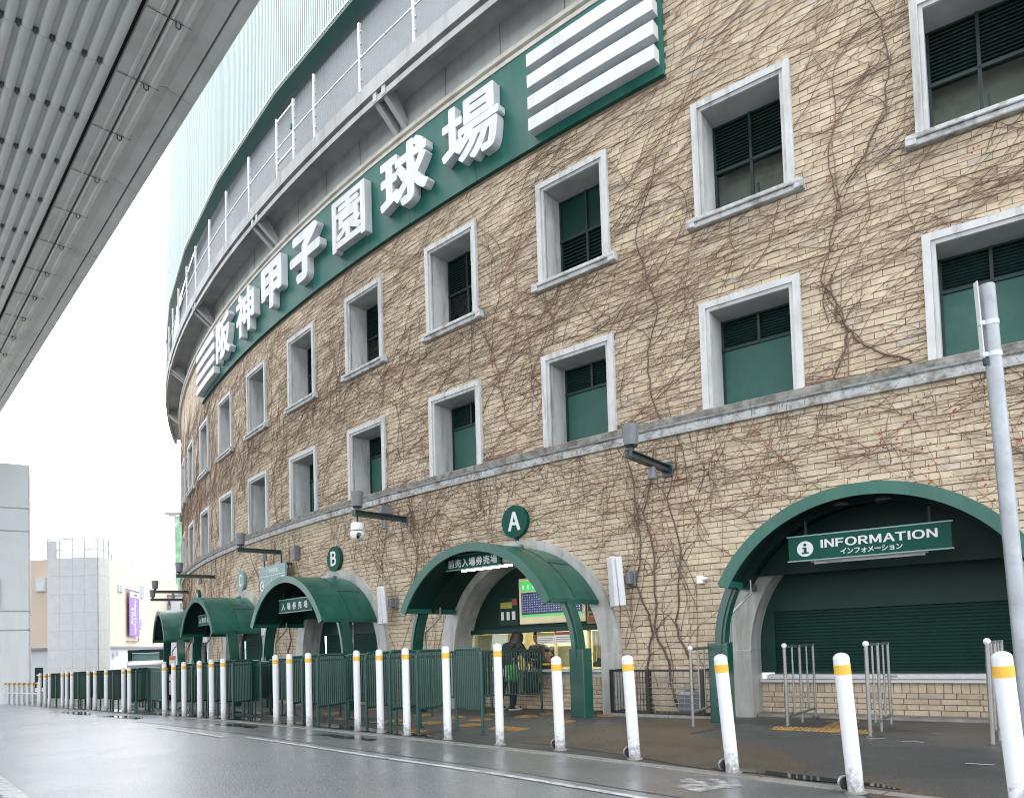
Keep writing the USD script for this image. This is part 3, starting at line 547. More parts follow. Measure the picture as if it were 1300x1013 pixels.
zm_ = (z0 + z1) / 2; keep = np.ones(nb, bool)
for c, row, w0_, w1_ in WINS:                      # cut the bricks back to the window and arch edges
    a_, b_ = s_of(c) - .70, s_of(c) + .70
    inz = (zm_ > w0_ - .04) & (zm_ < w1_ - .07); ov = inz & (s1 > a_) & (s0 < b_)
    keep &= ~(ov & (s0 >= a_) & (s1 <= b_)); L_ = ov & (s0 < a_); s1[L_] = a_; R_ = ov & (s0 >= a_) & (s1 > b_); s0[R_] = b_
for c in CAN:
    d_ = np.maximum(zm_ - ZC, 0); rr = np.sqrt(np.maximum(2.06 ** 2 - d_ ** 2, 0)); a_, b_ = s_of(c) - rr, s_of(c) + rr
    ov = (rr > 0) & (s1 > a_) & (s0 < b_); keep &= ~(ov & (s0 >= a_) & (s1 <= b_)); L_ = ov & (s0 < a_); s1[L_] = a_[L_]; R_ = ov & (s0 >= a_) & (s1 > b_); s0[R_] = b_[R_]
keep &= (s1 - s0) > .02
rows, s0, s1, z0, z1, of = rows[keep], s0[keep], s1[keep], z0[keep], z1[keep], of[keep]; nb = len(rows)
q = np.zeros((nb, 8, 3))
for k, (a, b) in enumerate([(s0, z0), (s1, z0), (s1, z1), (s0, z1)]):
    q[:, k] = np.stack([a + rng.uniform(-.002, .002, nb), of + rng.uniform(-.002, .002, nb), b + rng.uniform(-.002, .002, nb)], 1)
    q[:, 4 + k] = np.stack([a, np.full(nb, -.03), b], 1)
bf = np.array([[0, 1, 2], [0, 2, 3]] + [[k, 4 + k, 4 + (k + 1) % 4] for k in range(4)] + [[k, 4 + (k + 1) % 4, (k + 1) % 4] for k in range(4)])
qv = bend(q.reshape(-1, 3)).reshape(nb, 8, 3)
mid = qv[:, :4].mean(1); rel = mid - [0, 0, EYE]
dep = rel @ _fw; u_ = (rel @ _rt) / dep * FPX + 650; v_ = CYPX - (rel @ _up) / dep * FPX
nrm = np.stack([mid[:, 0] - CX, mid[:, 1] - CY, 0 * mid[:, 0]], 1) / R
size = np.abs((nrm * rel).sum(1)) / np.linalg.norm(rel, axis=1) / dep ** 2
size[(u_ < 5) | (u_ > 1295) | (v_ < 5) | (v_ > 1008) | (dep < 1)] = 0
# some are hidden behind the canopies and the pole: keep clear of those
for k, c in enumerate(CAN[:2]): size[(np.abs(rows[:, 0] - s_of(c)) < 2.6) & (rows[:, 1] < 3.4)] = 0
best = np.argsort(-size)[:300]
rest = np.ones(nb, bool); rest[best] = False
def fix(m):
    c = m.triangles_center - [CX, CY, 0]; c[:, 2] = 0; return m
fm = (np.arange(rest.sum())[:, None, None] * 8 + bf[None]).reshape(-1, 3)
part(bld, "brick_field", trimesh.Trimesh(qv[rest].reshape(-1, 3), fm, process=False), "brick_field", kind="stuff", label="tan bricks of the wall too small to pick out", tone=np.repeat(rng.random(int(rest.sum())), 8))
for i in best: part(bld, "brick", trimesh.Trimesh(qv[i], bf, process=False), "brick_field", tone=rnd.random())

# string course below the lower windows, block by block
for c in np.arange(-3.5, 13.0, 1.0):
    a, b = s_of(c + .5) + .004, s_of(c - .5) - .004
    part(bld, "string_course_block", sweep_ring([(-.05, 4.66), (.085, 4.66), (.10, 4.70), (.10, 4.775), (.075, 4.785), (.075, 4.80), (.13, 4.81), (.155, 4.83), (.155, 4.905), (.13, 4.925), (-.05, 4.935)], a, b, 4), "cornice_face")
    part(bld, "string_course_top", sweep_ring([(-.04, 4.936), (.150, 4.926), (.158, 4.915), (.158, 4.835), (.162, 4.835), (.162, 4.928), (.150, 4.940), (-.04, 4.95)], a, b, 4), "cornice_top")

def place(m, c):
    th = th_of(c); return move(m, CX + math.sin(th) * R, CY - math.cos(th) * R, 0, th)
def frame_poly(z0, z1, w0, w1, bottom):
    return sbox(-w0, z0 - (0 if not bottom else 0), w0, z1).difference(sbox(-w1, z0 - 1, w1, z1 - (w0 - w1)))
for c, row, z0, z1 in WINS:
    if c < -1 or c > 11: continue
    W0, W1, W2, D = HWIN, HWIN - .105, HWIN - .165, .52
    m = cat(move(upright(ext(frame_poly(z0, z1, W0, W1, 0), .10)), 0, .03), move(upright(ext(frame_poly(z0, z1 - .105, W1 - .002, W2, 0), .07)), 0, .03))
    win = part(bld, "window", place(m, c), "frame_white")
    zt = z1 - .165
    rv = cat(bx(-W2 - .03, D / 2, (z0 + zt) / 2, .06, D, zt - z0), bx(W2 + .03, D / 2, (z0 + zt) / 2, .06, D, zt - z0))
    part(win, "reveal", place(rv, c), "frame_white")
    part(win, "lintel", place(bx(0, D / 2, zt + .03, 2 * W2, D, .06), c), "concrete")
    if row == "u":
        part(win, "sill", place(cat(bx(0, -.03, z0 - .035, 2 * HWIN * 1.165, .22, .07, .012), bx(0, -.015, z0 - .115, 2 * HWIN * 1.13, .19, .085, .012), bx(-HWIN * 1.08, -.035, z0 - .10, .14, .20, .10, .01), bx(HWIN * 1.08, -.035, z0 - .10, .14, .20, .10, .01)), c), "sill_white")
    part(win, "inner_sill", place(bx(0, D / 2 + .03, z0 - .04, 2 * W2, D - .06, .06), c), "sill_white")
    h = zt - z0; zl = zt - h * (.45 if row == "u" else .30)
    part(win, "upper_rail", place(cat(bx(0, D, zl, 2 * W2, .07, .05), bx(0, D - .01, (zl + zt) / 2, .045, .07, zt - zl), bx(0, D, zt - .015, 2 * W2, .05, .03), bx(-W2 + .02, D, (z0 + zt) / 2, .04, .05, h), bx(W2 - .02, D, (z0 + zt) / 2, .04, .05, h)), c), "louver_green")
    nsl = 13 if row == "u" else 9
    swap = row == "u" and c == 2          # this one has its louvres below a plain green panel
    la, lb = (z0 - .02, zl) if swap else (zl, zt)
    if c < 5:
        for k in range(nsl):
            zk = la + .04 + (lb - la - .06) * (k + .5) / nsl
            part(win, "louver_slat", place(move(bx(0, 0, 0, 2 * W2 - .06, .012, .075), 0, D + .03, zk, rx=-.7), c), "louver_green")
    else:
        part(win, "louver_slats", place(cat([move(bx(0, 0, 0, 2 * W2 - .06, .012, .075), 0, D + .03, zl + .04 + (zt - zl - .06) * (k + .5) / nsl, rx=-.7) for k in range(nsl)]), c), "louver_green", kind="stuff")
    if swap:
        part(win, "panel", place(bx(0, D + .012, (zt + zl) / 2, 2 * W2 - .02, .02, zt - zl), c), "shutter_green")
        part(win, "mullion", place(bx(0, D, (z0 + zl) / 2, .05, .06, zl - z0), c), "louver_green")
    elif row == "u":
        part(win, "mullion", place(cat(bx(0, D, (z0 + zl) / 2, .05, .06, zl - z0), bx(.09, D + .005, (z0 + zl) / 2 - .1, .03, .03, .34)), c), "louver_green")
        part(win, "pane", place(cat(bx(-W2 / 2, D + .01, (z0 + zl) / 2, W2 - .06, .008, zl - z0 - .05), bx(W2 / 2, D + .01, (z0 + zl) / 2, W2 - .06, .008, zl - z0 - .05)), c), "window_glass")
        part(win, "blind", place(bx(0, D + .35, (z0 + zl) / 2 + .1, 2 * W2 + .1, .02, zl - z0 + .1), c), "cream_trim" if c in (1, 0) else "gallery_wall")
    else:
        part(win, "panel", place(bx(0, D + .012, (z0 + zl) / 2, 2 * W2 - .02, .02, zl - z0), c), "window_panel")
    zm, hh_ = (z0 + zt) / 2, h + .12
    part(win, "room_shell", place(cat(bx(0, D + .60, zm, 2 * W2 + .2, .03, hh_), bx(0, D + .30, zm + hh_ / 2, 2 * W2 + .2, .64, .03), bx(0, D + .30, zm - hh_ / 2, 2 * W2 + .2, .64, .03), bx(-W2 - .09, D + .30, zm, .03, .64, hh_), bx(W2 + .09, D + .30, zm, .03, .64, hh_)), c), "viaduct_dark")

# gallery: concrete parapet, soffit and slab edge above the sign band
SL, SR = s_of(13.2), s_of(-2.8)
OUT = .70
part(bld, "cream_moulding", sweep_ring([(-.1, 12.935), (.10, 12.935), (.10, 13.02), (.06, 13.04), (.06, 13.06), (.13, 13.08), (.13, 13.17), (.10, 13.19), (-.1, 13.20)], SL, s_of(1.0), 60), "cream_trim")
part(bld, "parapet_wall", sweep_ring([(-.3, 13.19), (.02, 13.19), (.02, 13.96), (-.3, 13.96)], SL, s_of(.6), 60), "concrete")
part(bld, "gallery_slab", sweep_ring([(-1.5, 13.95), (OUT - .14, 13.95), (OUT - .14, 14.25), (-1.5, 14.25)], SL, s_of(.4), 60), "concrete")
part(bld, "slab_edge_beam", sweep_ring([(OUT - .14, 13.72), (OUT - .03, 13.69), (OUT - .03, 13.83), (OUT - .10, 13.86), (OUT - .10, 13.92), (OUT, 13.94), (OUT, 14.27), (OUT - .03, 14.30), (OUT - .14, 14.30)], SL, s_of(.4), 60), "concrete_edge")
for c in np.arange(1.47, 12.5, 2.0):
    for dc in (-.055, .055):
        pl = Polygon([(.02, 13.20), (.02, 13.42), (OUT - .30, 13.948), (OUT - .02, 13.948), (OUT - .02, 13.73), (OUT - .06, 13.70)])
        b = ext(pl, .13); v = np.asarray(b.vertices); s_ = s_of(c) + dc * COL * .9
        m = trimesh.Trimesh(bend(np.stack([v[:, 2] - .065 + s_, v[:, 0], v[:, 1]], 1)), b.faces, process=False); trimesh.repair.fix_normals(m)
        part(bld, "bracket", m, "concrete")
for c in np.arange(1.0, 12.5, .5):
    s_ = s_of(c); part(bld, "parapet_joint", wall_box(s_ - .006, s_ + .006, .015, .024, 13.21, 13.94), "dark_joint")
part(bld, "gallery_back_wall", wall_sheet(sbox(SL, 14.2, s_of(.5), 17.2), .15), "gallery_wall")
# faceted upper cladding of ribbed sheet, leaning in towards its top
prof = [(.60, 16.80), (.57, 19.5), (.50, 22.5), (.32, 26.0), (-.4, 29.4), (-1.2, 31.8), (-3.0, 35.5)]
vc = [0.5 + 1.5 * k for k in range(9)]
def facet_pt(c, out, z): return wp(c, out, z)
for a, b in zip(vc[:-1], vc[1:]):
    V, F = [], []
    for o, z in prof: V += [facet_pt(b, o, z), facet_pt(a, o, z)]
    for i in range(len(prof) - 1): F += [[2 * i, 2 * i + 1, 2 * i + 3], [2 * i, 2 * i + 3, 2 * i + 2]]
    cl = part(bld, "upper_cladding", trimesh.Trimesh(V, F, process=False), "mint_groove")
    ribs = []; nr = 44
    for k in range(nr):
        t0, t1 = (k + .08) / nr, (k + .74) / nr; V, F = [], []
        for o, z in prof:
            p0, p1 = facet_pt(b, o, z), facet_pt(a, o, z); n_ = np.array([p0[0] - CX, p0[1] - CY, 0]) + np.array([p1[0] - CX, p1[1] - CY, 0]); n_ /= np.linalg.norm(n_)
            for t, o2 in ((t0, 0), (t0 + .08 / nr, .045), (t1 - .08 / nr, .045), (t1, 0)): V.append(p0 + (p1 - p0) * t + n_ * o2)
        for i in range(len(prof) - 1):
            for j in range(3): F += [[4 * i + j, 4 * i + j + 1, 4 * i + j + 5], [4 * i + j, 4 * i + j + 5, 4 * i + j + 4]]
        ribs.append(trimesh.Trimesh(V, F, process=False))
    part(cl, "cladding_rib", cat(ribs), "mint", kind="stuff")
    p0, p1 = facet_pt(b, .60, 16.8), facet_pt(a, .60, 16.8); q0, q1 = facet_pt(b, .36, 16.68), facet_pt(a, .36, 16.68); r0, r1 = facet_pt(b, .64, 16.78), facet_pt(a, .64, 16.78)
    dn = np.array([0, 0, .16])
    V = [r0 + dn * .5, r1 + dn * .5, r0 - dn * .1, r1 - dn * .1, q0, q1]
    part(bld, "cladding_trim", trimesh.Trimesh(V, [[2, 3, 1], [2, 1, 0], [4, 5, 3], [4, 3, 2]], process=False), "trim_dark_green")
    part(bld, "cladding_flashing", bar(r0 + dn * .55, r1 + dn * .55, .05, .05), "plain_white")

# gallery fence: posts, rail, gate, wire mesh
gf = thing("gallery_fence", "white posts and grey wire mesh along the high gallery edge", "fence")
ZF, ZFT = 14.30, 15.98
posts = [-.3, .45, 1.2, 1.9, 2.45, 3.09, 3.70, 4.34, 4.68, 4.99, 5.6, 6.22, 6.80, 7.40, 7.9, 8.5, 9.1, 9.7, 10.3, 10.9, 11.5]
for c in posts:
    s_ = s_of(c); part(gf, "post", wall_box(s_ - .03, s_ + .03, OUT - .09, OUT - .03, ZF - .05, ZFT), "post_white")
    part(gf, "clip", cat([wall_box(s_ + .03, s_ + .07, OUT - .09, OUT - .05, z, z + .02) for z in np.arange(ZF + .25, ZFT - .1, .3)]), "post_white")
part(gf, "rail", sweep_ring([(OUT - .075, 15.10), (OUT - .045, 15.10), (OUT - .045, 15.13), (OUT - .075, 15.13)], SL, s_of(.4), 70), "post_white")
for z in (15.86, 14.66): part(gf, "gate_rail", wall_box(s_of(4.99), s_of(4.68), OUT - .08, OUT - .04, z, z + .05), "post_white")
part(gf, "lock_box", wall_box(s_of(4.70) - .03, s_of(4.70) + .05, OUT - .04, OUT + .0, 15.18, 15.30), "board_green")
wires = []
for z in np.arange(14.33, 15.95, .075): wires.append(np.stack([np.linspace(s_of(10.5), s_of(1.2), 120), np.full(120, OUT - .06), np.full(120, z)], 1))
for s_ in np.arange(s_of(8.0), s_of(1.2), .075): wires.append(np.array([(s_, OUT - .06, 14.3), (s_, OUT - .06, 15.95)]))
bc = UsdGeom.BasisCurves.Define(stage, _path(gf, "wire_mesh")); bc.CreateTypeAttr("linear")
bc.CreateCurveVertexCountsAttr([len(w) for w in wires]); bc.CreatePointsAttr(Vt.Vec3fArray.FromNumpy(bend(np.vstack(wires)).astype(np.float32)))
bc.CreateWidthsAttr(Vt.FloatArray.FromNumpy(np.full(sum(len(w) for w in wires), .0035, np.float32))); bc.SetWidthsInterpolation("vertex")
UsdShade.MaterialBindingAPI.Apply(bc.GetPrim()).Bind(MAT["mesh_wire"]); say(bc.GetPrim(), kind="stuff")

# the big sign on its green band
sg = thing("stadium_name_sign", "green sign band with raised white characters 阪神甲子園球場 and bars", "sign")
edges = np.linspace(8.08, 1.385, 11)
for a, b in zip(edges[:-1], edges[1:]):
    part(sg, "board_panel", wall_box(s_of(a) + .004, s_of(b) - .004, -.02, .08, 10.93, 12.93, 5), "sign_green")
for ch, c in zip("阪神甲子園球場", (6.765, 6.06, 5.405, 4.745, 4.06, 3.375, 2.715)):
    g = affinity.scale(glyph("*" + ch), 1.70 / 1000, 1.42 / 1000, origin=(0, 0)); x0, y0, x1, y1 = g.bounds
    g = affinity.translate(g, -(x0 + x1) / 2, -(y0 + y1) / 2)
    m = upright(ext(g, .20)); part(sg, "letter", place(move(m, 0, -.09, 11.95), c), "letter_white")
for zc in (12.515, 12.09, 11.66, 11.23):
    for a, b in ((2.235, 1.405), (8.0, 7.12)):
        part(sg, "bar", sweep_ring([(.085, zc - .12), (.28, zc - .125), (.285, zc - .12), (.285, zc + .12), (.28, zc + .125), (.085, zc + .125)], s_of(a), s_of(b), 8), "letter_white")

# ------------------------------------------------------------------ the arched openings
def ring_poly(r0, r1, zb):
    a = Point(0, ZC).buffer(r1, 40).union(sbox(-r1, zb, r1, ZC)); b = Point(0, ZC).buffer(r0, 40).union(sbox(-r0, zb - 1, r0, ZC))
    return a.difference(b).intersection(sbox(-5, zb, 5, 9))
DREC = .50
def brick_counter(root, c, zt, single=True):
    """brick apron under a counter: stretchers and headers, a soldier course on top"""
    g0 = float(gz(*wp(c, -.4)[:2])) - .06
    pieces = []; ch = .083; z = zt - .158
    x = -RIN + .003
    while x < RIN - .05:
        pieces.append((x, min(x + .098, RIN), z + .006, zt - .002)); x += .106
    k = 0
    while z - ch > g0 - ch:
        x = -RIN - (.0 if k % 2 else .12); j = k % 2
        while x < RIN - .01:
            L = .315 if j % 2 == 0 else .155
            a, b = max(x, -RIN), min(x + L - .011, RIN)
            if b - a > .03: pieces.append((a, b, z - ch + .011, z))
            x += L; j += 1
        z -= ch; k += 1
    ms = []
    for a, b, q0, q1 in pieces:
        ms.append(place(bx((a + b) / 2, DREC - .04, (q0 + q1) / 2, b - a, .08 + rng.uniform(-.004, .004), q1 - q0, .004), c))
    back = place(bx(0, DREC, (zt - .004 + g0 - .1) / 2, 2 * RIN, .14, zt - .004 - g0 + .1), c)
    part(root, "mortar", back, "mortar")
    if single:
        for m in ms: part(root, "brick", m, "brick_field", tone=rnd.random())
    else: part(root, "bricks", cat(ms), "brick_field", kind="stuff", tone=np.concatenate([np.full(len(m.vertices), rnd.random()) for m in ms]))

for i, c in enumerate(CAN):
    zb = float(gz(*wp(c, 0)[:2])) - .3
    up = upright(ext(ring_poly(RIN, ROUT, ZC), DREC + .07)); up = move(up, 0, DREC)
    rg = part(bld, "arch_surround", place(up, c), "stone_ring")
    for sg_ in (-1, 1): part(rg, "arch_pier", place(bx(sg_ * (RIN + ROUT) / 2, (DREC - .09) / 2, (ZC + zb) / 2, ROUT - RIN, DREC + .09, ZC - zb, .01), c), "stone_ring")
    if i != 1:
        side = cat(bx(-1.78, DREC - .02, 1.6, .17, .08, 2.6), bx(1.78, DREC - .02, 1.6, .17, .08, 2.6))
        pnl = Point(0, ZC).buffer(RIN + .05, 32).union(sbox(-RIN - .05, .4, RIN + .05, ZC)).difference(sbox(-1.64, .2, 1.64, 1.60)).difference(sbox(-5, -5, 5, .62))
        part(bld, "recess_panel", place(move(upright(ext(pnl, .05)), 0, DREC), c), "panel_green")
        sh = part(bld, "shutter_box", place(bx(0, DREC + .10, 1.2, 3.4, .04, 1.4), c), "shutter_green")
        if i == 0:
            for k in range(19):
                z = .64 + k * .0505
                m = bx(0, 0, 0, 3.28, .02, .044, .008); part(sh, "shutter_slat", place(move(m, 0, DREC + .055, z + .025, rx=.18), c), "shutter_green")
        else:
            part(sh, "shutter_slats", place(cat([move(bx(0, 0, 0, 3.28, .02, .044, .008), 0, DREC + .055, .64 + k * .0505 + .025, rx=.18) for k in range(19)]), c), "shutter_green", kind="stuff")
        ct = thing("ticket_counter", ["tan brick counter with long white sill under the green shutter by the INFORMATION sign", "", "dark brick counter under the shuttered arch marked B", "dark brick counter under the shuttered arch marked C", "brick counter under the farthest green arch"][i], "counter")
        part(ct, "sill", place(cat(bx(.06, DREC - .11, .565, 3.60, .24, .07, .008), bx(0, DREC - .08, .50, 3.735, .20, .06, .008)), c), "plain_white")
        if i == 0: part(ct, "maker_plate", place(bx(.02, DREC - .232, .568, .18, .003, .026), c), "print_grey")
        brick_counter(ct, c, .47, single=(i == 0))

# lit ticket office behind arch A
cA = CAN[1]
ct = thing("ticket_counter", "tan brick ticket counter with steel shelf in front of the lit ticket windows", "counter")
part(ct, "shelf", place(cat(bx(0, DREC - .14, .665, 3.735, .34, .05, .01), bx(0, DREC - .02, .59, 3.735, .10, .11)), cA), "counter_steel")
brick_counter(ct, cA, .535)
to = thing("ticket_office_front", "green ticket office front with lit windows and cream curtains inside arch A", "ticket office")
part(to, "header_beam", place(bx(0, DREC - .02, 1.485, 3.74, .16, .10, .008), cA), "panel_green")
part(to, "upper_panel", place(move(upright(ext(Point(0, ZC).buffer(RIN + .05, 32).intersection(sbox(-3, 1.53, 3, 4)), .05)), 0, DREC + .035), cA), "canopy_inner")
for x in (-1.84, -.72, .42, 1.22, 1.84): part(to, "window_post", place(bx(x, DREC + .02, 1.06, .045, .06, .75), cA), "cream_paint")
for a, b in ((-1.82, -.74), (-.70, .40), (.44, 1.20), (1.24, 1.82)): part(to, "pane", place(bx((a + b) / 2, DREC + .03, 1.06, b - a - .02, .006, .74), cA), "window_glass")
for x0, x1 in ((-1.85, -.80), (1.20, 1.85)):
    n = int((x1 - x0) / .075)
    for k in range(n):
        p = np.array([[x0 + (k + .5) * .075 + .0 * j, DREC + .16 + .012 * (k % 2), z] for j, z in enumerate((.72, 1.42))])
        part(to, "curtain_fold", place(tube(p, .034, 8), cA), "curtain")
part(to, "room_wall", place(cat(bx(0, DREC + 1.3, 1.1, 3.8, .04, 1.2), bx(-1.9, DREC + .7, 1.1, .04, 1.2, 1.2), bx(1.9, DREC + .7, 1.1, .04, 1.2, 1.2), bx(0, DREC + .7, 1.66, 3.8, 1.2, .04), bx(0, DREC + .7, .48, 3.8, 1.2, .04)), cA), "cream_paint")
part(to, "room_screen", place(cat(bx(.35, DREC + .42, .93, .95, .03, .42), bx(.84, DREC + .30, .93, .03, .25, .42)), cA), "cream_paint")
part(to, "room_lamp", place(cat(bx(-.6, DREC + .6, 1.615, 1.0, .12, .03), bx(.8, DREC + .6, 1.615, 1.0, .12, .03)), cA), "room_light")
x = 1.45
part(to, "cash_machine", place(cat(bx(1.42, DREC + .10, .78, .30, .12, .09, .01), bx(1.40, DREC + .10, .86, .10, .08, .07, .01)), cA), "steel_dark")
def lat_of(c, out): return (cA - c) * DTH * (R + out)
scr = thing("display_screen", "lit screen with green header and rows of dots above the ticket window", "screen")
sx0, sx1, sz0, sz1 = lat_of(2.585, -.45), lat_of(2.12, -.45), 1.765, 2.49
yS = DREC - .06; w = sx1 - sx0; h = sz1 - sz0; mx = (sx0 + sx1) / 2
part(scr, "casing", place(bx(mx, yS + .06, (sz0 + sz1) / 2 - .05, w + .16, .10, h + .22, .012), cA), "cream_paint")
part(scr, "panel", place(bx(mx, yS, sz0 + h * .36, w, .02, h * .62), cA), "screen_blue")
part(scr, "header", place(bx(mx - w * .22, yS, sz0 + h * .86, w * .56, .02, h * .28), cA), "screen_green")
part(scr, "header", place(bx(mx + w * .28, yS, sz0 + h * .86, w * .44, .02, h * .28), cA), "screen_lime")
part(scr, "footer", place(bx(mx, yS, sz0 + h * .02, w, .02, h * .05), cA), "screen_green")
dots, reds, hd = [], [], []
for rr in range(8):
    for kk in range(24):
        d = bx(sx0 + .04 + kk * (w - .08) / 23, yS - .011, sz0 + .09 + rr * h * .068, .020, .004, .012 if (rr + kk) % 3 else .020)
        (reds if (rr in (4,) and 8 < kk < 16) else dots).append(d)
for kk in range(5): hd.append(bx(sx0 + .06 + kk * .13, yS - .011, sz0 + h * .83, .03 + .02 * (kk % 2), .004, .08))
part(scr, "figures", place(cat(dots), cA), "screen_dot", kind="stuff"); part(scr, "figures", place(cat(reds), cA), "screen_red", kind="stuff"); part(scr, "header_figures", place(cat(hd), cA), "screen_dot")
def board(name, label, cat_, x0, x1, z0, z1, y, mt, strips=(), c=cA):
    t = thing(name, label, cat_); part(t, "board", place(bx((x0 + x1) / 2, y, (z0 + z1) / 2, x1 - x0, .02, z1 - z0, .003), c), mt)
    for k, (a, b, q0, q1, m2) in enumerate(strips):
        part(t, "print", place(bx(x0 + (x1 - x0) * (a + b) / 2, y - .0125, z0 + (z1 - z0) * (q0 + q1) / 2, (x1 - x0) * (b - a), .004, (z1 - z0) * (q1 - q0)), c), m2)
    return t
board("wall_poster", "dark green poster with yellow title left of the lit screen", "poster", -1.0, -.48, 1.60, 2.18, DREC - .04, "panel_green", [(.08, .7, .62, .84, "notice_yellow"), (.1, .25, .2, .5, "notice_paper"), (.4, .55, .2, .5, "notice_paper"), (.68, .85, .2, .5, "notice_paper"), (.7, .95, .72, .95, "notice_red")])
board("wall_poster", "yellow and red poster right of the lit screen", "poster", 1.24, 1.72, 1.56, 2.02, DREC - .04, "notice_yellow", [(.05, .95, .05, .28, "notice_red"), (.1, .9, .33, .42, "panel_green"), (.06, .5, .5, .8, "panel_green"), (.6, .9, .55, .9, "notice_paper")])
board("notice_sheet", "white notice with yellow heading hung in the ticket window", "notice", -.02, .40, 1.20, 1.42, DREC - .01, "notice_paper", [(.0, 1, .68, 1, "notice_yellow"), (.06, .94, .44, .5, "print_grey"), (.06, .94, .28, .34, "print_grey"), (.06, .8, .12, .18, "print_grey")])
board("notice_sheet", "white notice with dark red heading hung in the ticket window", "notice", .43, .86, 1.20, 1.42, DREC - .01, "notice_paper", [(.0, 1, .74, 1, "notice_red"), (.06, .94, .5, .56, "print_grey"), (.06, .94, .32, .38, "print_grey"), (.06, .7, .15, .2, "print_grey")])

# ------------------------------------------------------------------ canopies
VC, VR = 1.05, 2.085
A1 = math.asin(1.868 / VR); FOOT = VC + VR * math.cos(A1)
def arc_band(r0, r1, a0, a1, y0, y1, n=40):
    """shell between two radii, along local y from y0 to y1"""
    V, F = [], []
    for a in np.linspace(a0, a1, n + 1):
        for r, y in ((r0, y0), (r1, y0), (r1, y1), (r0, y1)): V.append((r * math.sin(a), y, VC + r * math.cos(a)))
    for i in range(n):
        for k in range(4):
            l = (k + 1) % 4; F += [[4 * i + k, 4 * i + 4 + l, 4 * i + l], [4 * i + k, 4 * i + 4 + k, 4 * i + 4 + l]]
    e = 4 * n; F += [[0, 1, 2], [0, 2, 3], [e, e + 2, e + 1], [e, e + 3, e + 2]]
    m = trimesh.Trimesh(V, F, process=False); trimesh.repair.fix_normals(m); return m
def canopy(label, loc, rz):
    t = thing("entrance_canopy", label, "canopy", loc, rz, None); g = loc[2]
    part(t, "roof_panel", arc_band(VR - .03, VR, -A1, A1, -.76, -.075), "canopy_green", smooth=35)
    part(t, "roof_panel", arc_band(VR - .03, VR + .001, -A1, A1, -1.50, -.765), "canopy_green", smooth=35)
    part(t, "seam", arc_band(VR - .01, VR + .006, -A1 + .01, A1 - .01, -.772, -.752), "board_green", smooth=35)
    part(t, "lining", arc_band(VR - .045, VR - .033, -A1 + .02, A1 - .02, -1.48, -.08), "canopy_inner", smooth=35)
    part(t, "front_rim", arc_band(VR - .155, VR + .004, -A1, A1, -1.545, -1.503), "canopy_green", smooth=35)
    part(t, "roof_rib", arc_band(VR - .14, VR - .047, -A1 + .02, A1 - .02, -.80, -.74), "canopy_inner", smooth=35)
    for sgn in (-1, 1):
        a = sgn * (A1 + .01)
        part(t, "edge_beam", move(bx(0, 0, 0, .13, 1.42, .10, .01), sgn * 1.80, -.79, FOOT + .01, ry=0), "canopy_green")
        b = arc_band(VR - .13, VR + .02, *(sorted((sgn * A1, sgn * (math.pi / 2 + .02)))), -1.09, -.89, 12)
        b2 = arc_band(VR - .09, VR - .02, *(sorted((sgn * A1, sgn * (math.pi / 2 + .02)))), -1.13, -.85, 12)
        part(t, "column", cat(b, b2), "column_green", smooth=35)
        part(t, "column_base", bx(sgn * 2.055, -.98, .49, .29, .27, 1.04 + .3, .012), "column_green")
        part(t, "drain_pipe", tube([(sgn * 1.68, -.62, FOOT + .10), (sgn * 1.68, -.62, FOOT - .10), (sgn * 1.95, -.80, FOOT - .42), (sgn * 1.95, -.80, 1.15)], .022, 8), "steel")
        aa = sgn * .62
        part(t, "roof_slot", move(bx(0, 0, 0, .16, .62, .03, .01), VR * math.sin(aa), -.48, VC + VR * math.cos(aa), ry=aa), "trim_dark_green")
    part(t, "ridge_light", move(bx(0, 0, 0, .30, .12, .07, .02), .12, -.25, VC + VR + .02), "lamp_grey")
    part(t, "tympanum", move(upright(ext(Point(0, VC).buffer(VR - .06, 40).intersection(sbox(-3, 2.16, 3, 5)), .06)), 0, -.10), "panel_green")
    return t
cn = ["green vaulted canopy over the INFORMATION shutter, nearest on the right", "green vaulted canopy over the lit ticket window under disc A", "green vaulted canopy below the disc sign lettered B", "green vaulted canopy below the pale disc sign, left of canopy B", "farthest and smallest green vaulted canopy at the left end"]
first = None
